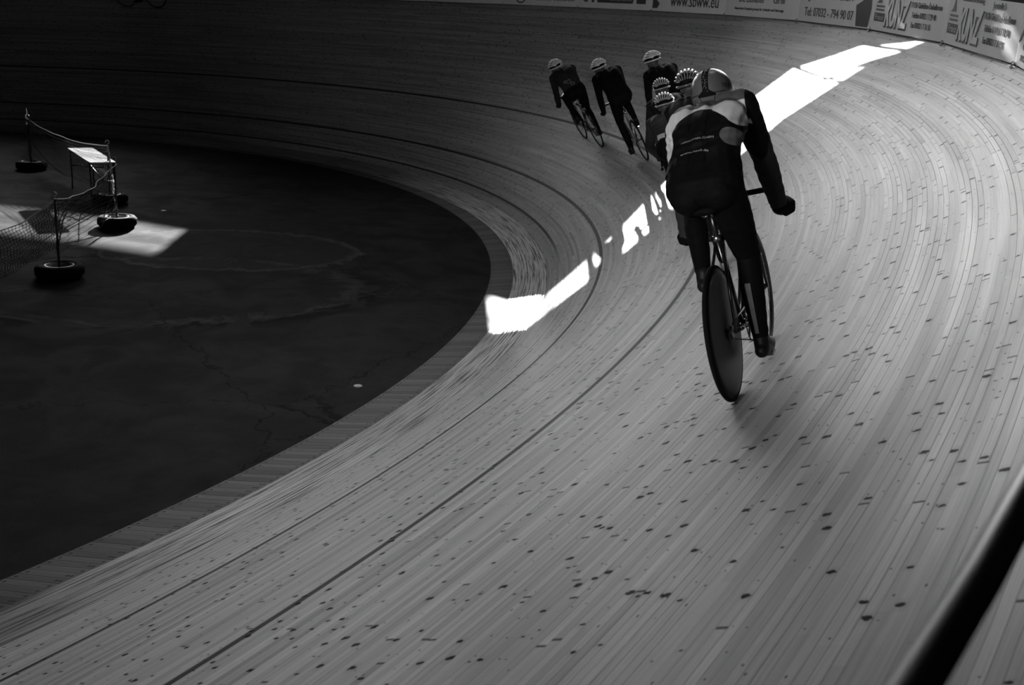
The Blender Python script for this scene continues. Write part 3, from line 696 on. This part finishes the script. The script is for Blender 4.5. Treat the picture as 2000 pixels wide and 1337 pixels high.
    def shell(nm, ids, off, mat, folds=0.0, side=0, colors=None):
        sel = np.isin(lab, ids) & ((co[:, 1]*side > 0) if side else True); keep = [p for p in polys if sum(sel[i] for i in p) >= 2]
        use = sorted({i for p in keep for i in p}); mp = {i: j for j, i in enumerate(use)}; use = np.array(use)
        c = co[use]; nn = no[use]
        ofs = np.full(len(use), off)
        if folds: ofs = ofs + folds * (.5 + .5*np.sin(c[:, 0]*38 + c[:, 1]*21 + 3*np.sin(c[:, 2]*25) + c[:, 2]*46)) + folds*.6*np.sin(c[:, 2]*90 - c[:, 0]*50 + 4*np.sin(c[:, 1]*20))
        arm_ = np.isin(lab[use], [1]); ofs = np.where(arm_, off + (ofs - off)*.35, ofs)
        v = c + nn * ofs[:, None]
        me2 = bpy.data.meshes.new(nm); me2.from_pydata([tuple(q) for q in v], [], [tuple(mp[i] for i in p) for p in keep]); me2.update()
        me2.polygons.foreach_set('use_smooth', [True]*len(me2.polygons)); me2.materials.append(mat)
        if colors is not None:
            import bmesh
            bb = bmesh.new(); bb.from_mesh(me2); bmesh.ops.subdivide_edges(bb, edges=bb.edges[:], cuts=3, use_grid_fill=True); bb.to_mesh(me2); bb.free()
            v = np.zeros(len(me2.vertices)*3); me2.vertices.foreach_get('co', v); v = v.reshape(-1, 3); use = v
            me2.polygons.foreach_set('use_smooth', [True]*len(me2.polygons))
            ca = me2.color_attributes.new('pat', 'FLOAT_COLOR', 'POINT'); cv = colors(v); arr = np.ones((len(use), 4)); arr[:, :3] = cv[:, None]; ca.data.foreach_set('color', arr.ravel())
        o = bpy.data.objects.new(nm, me2); COL.objects.link(o); o.parent = root; return o
    fo = P.get('folds', .003)
    jer = shell('jersey', [0, 1], .006, mats['jersey'], fo, colors=pattern)
    tig = shell('tights', [2], .004, mats['tights'], 0.0012); 
    for sd1 in (1, -1): shell('glove', [4], .002, mats['gloves'], side=sd1); shell('shoe', [3], .003, mats['shoes'], side=sd1)
    # helmet
    def hmat(): 
        m_ = HR.to_4x4(); m_.translation = head + HR @ Vector((-.012, 0, .035)); return m_
    HM = hmat()
    if helmet == 'smooth':
        h = empty('helmet'); h.parent = root; h.matrix_local = HM
        def dome(rx, ry, rz, zc, nm, mat, a0=0, a1=2*math.pi, p0=0, p1=math.pi, par=None, lower=None, n1=64, n2=40, thick=.006):
            mbb = MB(); vs_ = []
            for i in range(n2 + 1):
                ph = p0 + (p1 - p0)*i/n2
                for k in range(n1 + 1):
                    a = a0 + (a1 - a0)*k/n1
                    cut = 1.0
                    x = rx*math.sin(ph)*math.cos(a); y = ry*math.sin(ph)*math.sin(a); z = rz*math.cos(ph)
                    zl = lower(a) if lower else -9
                    if z < zl: 
                        z = zl - (zl - z)*.02
                        sc_ = math.sqrt(max(0, 1 - (zl/rz)**2)); x = rx*sc_*math.cos(a); y = ry*sc_*math.sin(a)
                    vs_.append((x, y, z))
            mbb.add(vs_, [(i*(n1+1)+k, (i+1)*(n1+1)+k, (i+1)*(n1+1)+k+1, i*(n1+1)+k+1) for i in range(n2) for k in range(n1)])
            o = mbb.build(nm, mat, par)
            so_ = o.modifiers.new('t', 'SOLIDIFY'); so_.thickness = thick; so_.offset = -1; return o
        lowf = lambda a: -.030 - .045*max(0, -math.cos(a))**2 + .02*max(0, math.cos(a))
        dome(.142, .108, .118, 0, 'shell', mats['helmet'], par=h, lower=lowf)
        # rear lower band and its two seams
        band = lambda a: -.052 - .025*max(0, -math.cos(a))**2
        dome(.1435, .1100, .119, 0, 'rear_band', M_GREY, math.pi*.56, math.pi*1.44, math.pi*.60, math.pi*.78, par=h, lower=band, n1=50, n2=10, thick=.004)
        # centre strip widening towards the neck, studded with small vents
        mbb = MB(); vs_ = []; n2 = 40
        for i in range(n2 + 1):
            ph = -.10 + 1.02*math.pi/2*1.28*i/n2; w_ = .016 + (.030 if i/n2 > .86 else 0)*min(1, (i/n2-.86)/.10) ; 
            for k in range(5):
                y = w_*(k/2 - 1); sc_ = math.sqrt(max(0, 1 - (y/.110)**2)); x = -.1455*math.sin(ph)*sc_; z = .1212*math.cos(ph)*sc_
                vs_.append((x, y, z))
        mbb.add(vs_, [(i*5+k, i*5+k+1, (i+1)*5+k+1, (i+1)*5+k) for i in range(n2) for k in range(4)]); mbb.build('centre_strip', M_BLACK, h)
        st_ = MB()
        for i in range(40):
            ph = .55 + 1.2*random.random(); y = random.uniform(-.011, .011); st_.ball((-.1462*math.sin(ph), y, .1218*math.cos(ph)), .0011, 6, 4)
        st_.build('studs', M_WHITE, h)
        rv = MB()
        for s_ in (-1, 1):
            a = math.pi + s_*.72; rv.ball((.139*math.cos(a)*.86, .109*math.sin(a)*.86, -.066), .0042, 8, 6)
        rv.build('rivets', M_WHITE, h)
        sm_ = MB()
        for s_ in (-1, 1):
            pts = []
            for j in range(14):
                a = math.pi + s_*(.28 + .95*j/13); z = -.030 + .010*(j/13); q = math.sqrt(1 - (z/.119)**2); pts.append((.1445*q*math.cos(a), .1110*q*math.sin(a), z))
            sm_.tube(pts, .0016, 5)
            a = math.pi + s_*.42; sm_.tube([(.1445*math.sqrt(1-(z/.119)**2)*math.cos(a + s_*(z+.03)*2), .111*math.sqrt(1-(z/.119)**2)*math.sin(a + s_*(z+.03)*2), z) for z in (-.034, -.045, -.058, -.068)], .0018, 5)
        sm_.build('seams', M_BLACK, h)
        for s_ in (1, -1):      # side lettering wrapped on the shell
            cu = bpy.data.curves.new('t', 'FONT'); cu.body = 'VEX'; cu.size = .036; cu.align_x = 'CENTER'; cu.extrude = .0006
            o = bpy.data.objects.new('t', cu); COL.objects.link(o); dg.update(); bpy.context.view_layer.update()
            me3 = bpy.data.meshes.new_from_object(o.evaluated_get(bpy.context.evaluated_depsgraph_get())); bpy.data.objects.remove(o)
            for v in me3.vertices:
                a = math.pi - s_*1.02 + v.co.x*8.2; z = v.co.y - .006; q = math.sqrt(1 - (z/.118)**2); v.co = Vector((.1435*q*math.cos(a), .1095*q*math.sin(a), z))
            me3.materials.clear(); me3.materials.append(M_LET); to = bpy.data.objects.new('lettering', me3); COL.objects.link(to); to.parent = h
        for s_ in (-1, 1): sp_ = MB(); sp_.tube([(.01, s_*.095, -.03), (.03, s_*.085, -.09), (.05, s_*.05, -.145)], .006, 6); sp_.build('strap', M_BLACK, h)
    else:
        h = empty('helmet'); h.parent = root; h.matrix_local = HM
        ln_ = MB(); ln_.ball((0, 0, 0), (.125, .096, .100), 24, 14)
        ln_.v = [(x, y, max(z, -.028)) for x, y, z in ln_.v]; ln_.build('liner', M_BLACK, h)
        rb = MB(); nr = 9
        for i in range(nr):
            yy = (i/(nr-1)*2 - 1); ang = yy*1.25
            pts = []
            for j in range(15):
                t = -1.50 + 2.85*j/14     # from rear to front over the crown
                x = .143*math.sin(t); q = math.cos(t)
                y = .110*math.sin(ang)*(.35 + .65*max(q, 0)**.5) ; z = .112*math.cos(ang)*max(q, 0)**.8 + .0
                pts.append((x, y, z - .004))
            rb.tube(pts, [.0105 if 2 < j < 12 else .008 for j in range(15)], 7)
        rb.tube([(.143*math.cos(a), .108*math.sin(a), -.020 - .02*max(0, -math.cos(a))) for a in np.linspace(0, 2*math.pi, 30, endpoint=False)], .010, 8, closed=True)
        for t in (-.75, .1):
            rb.tube([(.136*math.sin(t), .108*math.cos(t)*math.sin(a), .108*math.cos(t)*math.cos(a)) for a in np.linspace(-1.35, 1.35, 17)], .006, 6)
        rb.build('shell', mats['helmet'], h)
        for s_ in (-1, 1): sp_ = MB(); sp_.tube([(.0, s_*.088, -.03), (.03, s_*.08, -.09), (.05, s_*.05, -.14)], .005, 6); sp_.build('strap', M_BLACK, h)
    return root, jer, HM
def place(s, off, dyaw, lean, sc, xy=None):
    X, t, n = surf_frame(s, off)
    t = (t*math.cos(dyaw) + n.cross(t)*math.sin(dyaw)).normalized()
    left = Vector((0, 0, 1)).cross(t).normalized(); U = t.cross(left); Z = U*math.cos(lean) + left*math.sin(lean); Y = Z.cross(t)
    m_ = Matrix.Identity(4)
    for i in range(3): m_[i][0], m_[i][1], m_[i][2], m_[i][3] = t[i]*sc, Y[i]*sc, Z[i]*sc, X[i]
    return m_

# main rider jersey pattern, in the rider's own coordinates (y across the back, z up the back)
def inpoly(P, y, z, n=3):
    P = np.array(P, float)
    for _ in range(n):
        Q = np.roll(P, -1, 0); P = np.stack([P*.75 + Q*.25, P*.25 + Q*.75], 1).reshape(-1, 2)
    ins = np.zeros(len(y), bool); j = len(P) - 1
    for i in range(len(P)):
        c = ((P[i, 1] > z) != (P[j, 1] > z)) & (y < (P[j, 0]-P[i, 0])*(z-P[i, 1])/(P[j, 1]-P[i, 1]+1e-12)+P[i, 0]); ins ^= c; j = i
    return ins
def main_pattern(v):
    y, z = v[:, 1], v[:, 2]; x = v[:, 0]
    c = np.full(len(v), .62)                                                  # light yoke
    collar = (z > 1.392) & (x > .44); c[collar] = .08
    sleeve = np.abs(y + .0) > .203 + .12*np.clip(1.36 - z, 0, .3); c[sleeve & (z < 1.45)] = .004
    back = inpoly([(.142, 1.298), (.125, 1.33), (.108, 1.352), (.048, 1.383), (0, 1.388), (-.045, 1.382), (-.116, 1.349), (-.168, 1.295), (-.205, 1.262), (-.30, 1.22), (-.30, .9), (.22, .9), (.2, 1.10), (.165, 1.17), (.13, 1.22), (.125, 1.27)], y, z)
    c[back] = .004
    low = (z < 1.165); c[low] = .004
    pan = inpoly([(-.112, 1.288), (-.105, 1.25), (-.137, 1.214), (-.21, 1.172), (-.22, 1.21), (-.163, 1.285)], y, z); c[pan & (x < .5)] = .12
    leftp = inpoly([(.142, 1.275), (.12, 1.24), (.16, 1.185), (.21, 1.15), (.2, 1.24)], y, z); c[leftp] = .55
    # front of the jersey
    c[x > .62] = .03
    return c
def attr_mat(name, rough=.62):
    t = NT(name); a = t.t.nodes.new('ShaderNodeAttribute'); a.attribute_name = 'pat'; n = t.noise(t.obj(), 300, 2)
    w = t.noise(t.obj(), 7, 3, .5)
    return t.finish(t.mul(a.outputs['Fac'], t.rng(n, .3, .7, .9, 1.1, False)), rough, .12, t.add(w, t.mul(n, .02)), .35, .02)
M_JERSEY = attr_mat('printed_jersey')
base_m = dict(skin=M_SKIN, jersey=M_BLACK, tights=M_BLACK, gloves=M_BLACK, shoes=M_SHOE, helmet=M_WHITE)
GR = 'cyclists riding round the bend'; GBk = 'racing bicycles on the track'

# ---- the near rider
MM = place(4.29, 4.0, .12, .28, 1.05)
bk, pl, pr2 = make_bike('race_bicycle', True, 0.04, M_PAINT, False, True)
bk.matrix_world = MM
tag(bk, 'black track bicycle with solid rear disc wheel under the nearest rider', 'bicycle', GBk)
Pm = dict(hip=(.175, 0, 1.035), sh=(.585, -.005, 1.335), head=(.685, -.01, 1.415), handL=(.82, .285, .695), handR=(.84, -.228, .765), sw=.165, roll=-.035, arm=1.12, hand=1.45, hpitch=.22, hyaw=0.0, elbL=(-.1, 1.0, -.2), elbR=(-.1, -.9, -.1), folds=.0055, knee_out=.03, knee_outL=.2)
rd, jer, HM = make_rider('person', MM, (pl, pr2), .04, Pm, dict(base_m, jersey=M_JERSEY, helmet=M_GREY), voxel=.007, helmet='smooth', pattern=main_pattern)
tag(rd, 'nearest cyclist seen from behind in smooth helmet and pale-yoked dark jersey', 'person', GR)
# lettering on the jersey, laid onto its cloth
def jersey_text(txt, y0, y1, z, size, bow, mat, name='lettering'):
    bv = BVHTree.FromPolygons([v.co.copy() for v in jer.data.vertices], [tuple(p.vertices) for p in jer.data.polygons])
    cu = bpy.data.curves.new('t', 'FONT'); cu.body = txt; cu.size = size; cu.resolution_u = 2; cu.offset = .0
    o = bpy.data.objects.new('t', cu); COL.objects.link(o); bpy.context.view_layer.update()
    me3 = bpy.data.meshes.new_from_object(o.evaluated_get(bpy.context.evaluated_depsgraph_get())); bpy.data.objects.remove(o)
    xs = [v.co.x for v in me3.vertices]; a, b = min(xs), max(xs)
    for v in me3.vertices:
        t = (v.co.x - a)/(b - a); y = y0 + (y1 - y0)*t; zz = z + v.co.y + bow*(1 - (2*t - 1)**2)
        hit = bv.ray_cast(Vector((-1, y, zz + .45)), Vector((1, 0, -.45)).normalized())
        if hit[0] is None: v.co = Vector((.3, y, zz)); continue
        v.co = hit[0] + hit[1]*.0025
    me3.materials.clear(); me3.materials.append(mat); q = bpy.data.objects.new(name, me3); COL.objects.link(q); q.parent = jer
jersey_text('rennverein.GmbH', .082, -.080, 1.345, .022, .012, M_LETW)
jersey_text('www.nsv0.de', .086, -.055, 1.270, .020, .012, M_LETW)
jersey_text('(B)', .112, .088, 1.085, .026, 0, M_LETW, 'emblem')
# reflective calf stripes
for y in (1, -1):
    kn, an = Pm['knees'][y]; mb = MB(); n = 12; vs_ = []
    for i in range(n + 1):
        t = .30 + .62*i/n; c = kn.lerp(an, t); r = float(np.interp(t, [0, .32, 1], [.062, .072, .044])); dx = float(np.interp(t, [0, .32, 1], [0, -.02, 0]))
        for w_ in (-.2, .2):
            a = math.pi + w_ + (.35 if y == 1 else -.1); vs_.append(c + Vector((dx + math.cos(a)*r, math.sin(a)*r, 0)))
    mb.add(vs_, [(2*i, 2*i+1, 2*i+3, 2*i+2) for i in range(n)]); mb.build('reflective_stripe', M_CLOTHG, rd)

# ---- the others: place(s, offset, yaw, lean, scale)
J = {}
def jm(name, v, rough=.65): return plain(name, v*.4, rough, .10, var=.35, scale=9.0)
others = [
 # key, s, off, dyaw, lean, sc, crank, pose, jersey value, helmet mat, person label, bike label
 ('C', 8.2, 2.85, .04, .34, 1.07, 2.4, dict(hip=(.18,0,1.03), sh=(.50,0,1.36), head=(.62,0,1.52), handL=(.92,.21,.86), handR=(.92,-.21,.86), hpitch=.15), .022, M_HELD,
  'cyclist in dark jersey and ribbed helmet directly ahead of the nearest rider', 'dark bicycle almost hidden behind the nearest rider'),
 ('D', 10.14, 2.333, .04, .34, 1.03, .9, dict(hip=(.18,0,1.02), sh=(.56,0,1.30), head=(.68,0,1.44), handL=(.92,.21,.86), handR=(.92,-.21,.86), hpitch=.2), .06, M_HELM,
  'cyclist in dark jersey with a pale shoulder patch, left of the nearest rider', 'bicycle under the rider left of the nearest rider, mostly hidden'),
 ('E', 12.0, 2.31, .04, .33, 1.03, 3.6, dict(hip=(.18,0,1.02), sh=(.55,0,1.31), head=(.67,0,1.46), handL=(.92,.21,.86), handR=(.92,-.21,.86), hpitch=.2), .03, M_HELM,
  'cyclist whose ringed helmet shows just above the one left of the nearest rider', 'bicycle hidden in the middle of the bunch'),
 ('F', 14.16, 2.608, .04, .35, 1.06, 1.7, dict(hip=(.18,0,1.02), sh=(.53,0,1.34), head=(.63,.05,1.49), handL=(.92,.21,.86), handR=(.92,-.21,.86), hpitch=.2, hyaw=.35), .012, M_WHITE,
  'cyclist in black looking left, at the head of the bunch behind the nearest rider', 'bicycle of the front rider of the bunch, hidden by those behind'),
 ('G', 15.956, 2.273, .0, .46, 1.08, 3.2, dict(hip=(.17,0,1.03), sh=(.58,0,1.36), head=(.72,.05,1.47), handL=(.86,.22,.77), handR=(.90,-.21,.80), hpitch=.2, hyaw=.3), .008, M_WHITE,
  'cyclist all in black with one leg stretched down, second of the three ahead', 'thin-tyred bicycle of the second of the three riders ahead'),
 ('H', 18.10, 2.12, -.04, .50, 1.08, .5, dict(hip=(.17,0,1.02), sh=(.56,0,1.33), head=(.64,.05,1.44), handL=(.86,.22,.77), handR=(.90,-.21,.80), hpitch=.2, hyaw=.3), .055, M_WHITE,
  'leading cyclist in dark grey jersey with outlined squares on the back', 'thin-tyred bicycle of the leading rider'),
 ('I', 35.0, 5.28, 0.0, .40, 1.0, 2.0, dict(hip=(.18,0,1.02), sh=(.56,0,1.31), head=(.67,0,1.45), handL=(.92,.21,.86), handR=(.92,-.21,.86), hpitch=.2), .02, M_WHITE,
  'cyclist high on the far bank, only a foot showing at the top edge', 'bicycle high on the far bank, only the wheel bottoms in the frame'),
]
bikes = {}
for (key, s_, off, dy, ln, sc, ck, P, jv, hm, pl_, bl_) in others:
    Mx = place(s_, off, dy, ln, sc)
    b_, p1, p2 = make_bike('race_bicycle', False, ck, M_PAINT if key != 'G' else plain('grey_frame', .25, .3), True)
    b_.matrix_world = Mx; tag(b_, bl_, 'bicycle', GBk)
    jmat = jm('jersey_cloth', jv)
    rdx, jx, hmx = make_rider('person', Mx, (p1, p2), ck, P, dict(base_m, jersey=jmat, helmet=hm), voxel=.012)
    tag(rdx, pl_, 'person', GR)
    if key == 'H':
        bv = BVHTree.FromPolygons([v.co.copy() for v in jx.data.vertices], [tuple(p.vertices) for p in jx.data.polygons])
        for (yc, zc, w_, h_) in ((.03, 1.31, .035, .03), (-.01, 1.24, .028, .025), (.085, 1.33, .022, .018)):
            pts = []
            for a in np.linspace(0, 2*math.pi, 24, endpoint=False):
                q = (abs(math.cos(a))**4 + abs(math.sin(a))**4)**-.25; y, z = yc + w_*q*math.cos(a), zc + h_*q*math.sin(a)
                hit = bv.ray_cast(Vector((-1, y, z + .45)), Vector((1, 0, -.45)).normalized())
                if hit[0] is not None: pts.append(hit[0] + hit[1]*.004)
            if len(pts) > 8: mb = MB(); mb.tube(pts, .003, 5, closed=True); mb.build('printed_outline', M_LETW, jx)
    if key == 'D':
        bv = BVHTree.FromPolygons([v.co.copy() for v in jx.data.vertices], [tuple(p.vertices) for p in jx.data.polygons])
        mb = MB(); vs_ = []
        g_ = [(.06, 1.20), (.14, 1.27), (.10, 1.16), (.17, 1.17)]
        nn_ = 6
        for i in range(nn_ + 1):
            for j in range(nn_ + 1):
                a_, b2 = i/nn_, j/nn_; y = (.04 + .10*a_); z = 1.19 + .09*b2
                hit = bv.ray_cast(Vector((-1, y, z + .45)), Vector((1, 0, -.45)).normalized()); vs_.append((hit[0] + hit[1]*.004) if hit[0] is not None else Vector((.3, y, z)))
        mb.add(vs_, [(i*(nn_+1)+j, (i+1)*(nn_+1)+j, (i+1)*(nn_+1)+j+1, i*(nn_+1)+j+1) for i in range(nn_) for j in range(nn_)]); mb.build('pale_patch', M_LETW, jx)

# ------------------------------------------------------------------ infield furniture
def tyre_base(x, y, lab, rz=0.0, post_h=1.12, lean=(0, 0)):
    root = empty('tyre_foot', (x, y, 0))
    t = MB(); t.lathe([(.19, .015), (.24, .0), (.29, .012), (.315, .045), (.318, .09), (.315, .135), (.29, .168), (.24, .18), (.19, .165), (.185, .15), (.26, .12), (.26, .06), (.185, .03)], (0, 0, 0), (0, 0, 1), 40, closed=True); t.build('tyre', M_RUB, root)
    g_ = MB()
    for i in range(40):
        a = 2*math.pi*i/40; g_.box((.317*math.cos(a), .317*math.sin(a), .09), (.008, .022, .09), Matrix.Rotation(a, 3, 'Z'))
    g_.build('tread', M_RUB, root)
    r = MB(); r.lathe([(.185, .160), (.195, .168), (.18, .172), (.17, .15), (.15, .09), (.05, .08), (.0001, .08)], (0, 0, 0), (0, 0, 1), 32); r.build('rim', M_GALV, root)
    p = MB(); p.tube([(0, 0, .08), (lean[0], lean[1], post_h - .05)], .016, 10); p.build('post', M_STEEL, root)
    k = MB(); R_ = .035; k.tube([(lean[0] + R_*math.cos(a)*.8, lean[1] + R_*math.cos(a)*.6, post_h - .03 + R_ + R_*math.sin(a)) for a in np.linspace(-1.3, 3.6, 14)], .008, 7); k.build('hook', M_GALV, root)
    return tag(root, lab, 'net post', 'tyre-footed net posts on the infield')
tyre_base(-8.637, 7.326, 'nearest tyre-footed net post, at the left edge of the paved area')
tyre_base(-11.40, 9.80, 'tyre-footed net post with the bunched net hanging from its top')
tyre_base(-13.50, 10.88, 'tyre-footed net post behind the table end, its foot half hidden', lean=(0, 0))
tyre_base(-18.14, 11.69, 'farthest tyre-footed net post, at the far end of the long net')
def net(p0, p1, top0, top1, bot0, bot1, nc, nr, sag, lab, belly=.0, mat=None, wob=.012, rad=.0036):
    root = empty('safety_net', p0); p0 = Vector(p0); p1 = Vector(p1); d = p1 - p0; nrm = Vector((-d.y, d.x, 0)).normalized()
    rnd = random.Random(int(p0.x*100)); G = []
    ph = [rnd.uniform(0, 6.28) for _ in range(6)]
    for i in range(nc + 1):
        t = i/nc; tz = top0 + (top1 - top0)*t - sag*4*t*(1 - t); bz = bot0 + (bot1 - bot0)*t - sag*.2*4*t*(1-t); row = []
        for j in range(nr + 1):
            q = j/nr; z = tz + (bz - tz)*q
            w_ = belly*math.sin(math.pi*q)*math.sin(math.pi*t) + wob*math.sin(q*11 + ph[0] + t*14) + wob*.7*math.sin(q*23 + t*31 + ph[1])
            x = d*t + nrm*w_ + Vector((d.x, d.y, 0)).normalized()*(wob*.8*math.sin(q*17 + ph[2] + t*9))*(math.sin(math.pi*t) if 0 < t < 1 else 0)
            row.append(Vector((x.x, x.y, max(z, .01))))
        G.append(row)
    mb = MB()
    for i in range(nc + 1): mb.tube(G[i], rad, 3, cap=False)
    for j in range(1, nr + 1): mb.tube([G[i][j] for i in range(nc + 1)], rad, 3, cap=False)
    mb.build('mesh', mat or M_NET, root)
    tr = MB(); tr.tube([G[i][0] for i in range(nc + 1)], rad*2.0, 5); tr.build('top_cord', M_NETB, root)
    return tag(root, lab, 'safety net', 'safety nets between the tyre-footed posts')
net((-8.637, 7.326, 0), (-7.3, 4.9, 0), 1.05, 1.05, .42, .12, 44, 15, .22, 'near net running out of the photo at its left edge', wob=.015, belly=.1)
net((-8.637, 7.326, 0), (-11.40, 9.80, 0), 1.07, 1.05, .30, .25, 58, 15, .16, 'sagging net between the nearest post and the bunched one', belly=.22, wob=.022)
net((-13.50, 10.88, 0), (-18.14, 11.69, 0), 1.06, 1.06, .22, .18, 74, 14, .13, 'long net behind the table, between the two farthest posts', belly=.1, mat=M_NET)
net((-18.14, 11.69, 0), (-21.5, 13.3, 0), 1.04, .95, .1, .1, 50, 14, .2, 'faint far net leaving the photo at its left edge', wob=.02)
# the net that is bunched up like a rope from the table-end post down to the next tyre
rp = empty('bunched_net', (-11.40, 9.80, 0)); mb = MB()
rnd = random.Random(3)
a_ = Vector((-13.50 + 11.40, 10.88 - 9.80, 1.05)); b_ = Vector((.0, .0, .18))
for q in range(9):
    pts = []
    for i in range(26):
        t = i/25; c = a_.lerp(b_, t); c.z = 1.05 + (.95 - 1.05)*0 + (.18 - 1.05)*(t**1.5) - .0
        c += Vector((rnd.uniform(-.02, .02), rnd.uniform(-.02, .02), rnd.uniform(-.012, .012) - .05*math.sin(math.pi*t)*(q/9)))
        pts.append(c)
    mb.tube(pts, .004, 4, cap=False)
mb.build('strands', M_NETB, rp); tag(rp, 'net bunched into a pale rope between two posts beside the table', 'safety net')
# trestle table
TA, TB, TC, TD = [Vector(p) for p in ((-15.4769, 11.1429, .78), (-15.3494, 11.5936, .78), (-13.3093, 10.9212, .78), (-13.4602, 10.4892, .78))]
tr = empty('trestle_table', TA.xy.to_3d()); ofs = TA.xy.to_3d()
mb = MB(); q = [p - ofs for p in (TA, TB, TC, TD)]
mb.add(q + [p - Vector((0, 0, .025)) for p in q], [(0,1,2,3)[::-1],(4,5,6,7),(0,1,5,4),(1,2,6,5),(2,3,7,6),(3,0,4,7)], False); mb.build('table_top', M_TABLE, tr)
for (p, o_) in ((q[0], q[2]), (q[1], q[3]), (q[2], q[0]), (q[3], q[1])):
    t_ = p.lerp(o_, .06); l = MB(); l.tube([Vector((t_.x, t_.y, .755)), Vector((t_.x, t_.y, 0))], .014, 8); l.build('leg', M_STEEL, tr)
br = MB()
for (p, r_) in ((q[0], q[1]), (q[3], q[2])): br.tube([p.lerp(r_, .1) - Vector((0, 0, .35)), p.lerp(r_, .9) - Vector((0, 0, .35))], .010, 6)
br.tube([(q[0]+q[1])/2 - Vector((0, 0, .35)), (q[3]+q[2])/2 - Vector((0, 0, .10))], .010, 6); br.tube([(q[3]+q[2])/2 - Vector((0, 0, .35)), (q[0]+q[1])/2 - Vector((0, 0, .10))], .010, 6); br.build('brace', M_STEEL, tr)
tag(tr, 'narrow trestle table with sunlit white top inside the netting', 'table')
# two small discs lying on the ground
for (x, y, lab) in ((-2.514, 7.32, 'small pale disc set in the asphalt near the cross boards'), (-12.27, 11.23, 'small pale disc set in the asphalt right of the bunched net')):
    mb = MB(); mb.lathe([(.045, 0), (.045, .006), (.04, .009), (.0001, .009)], (0, 0, 0), (0, 0, 1), 24)
    o = mb.build('floor_marker', plain('marker', .30, .5), None); o.location = (x, y, -.005); tag(o, lab, 'floor marker')
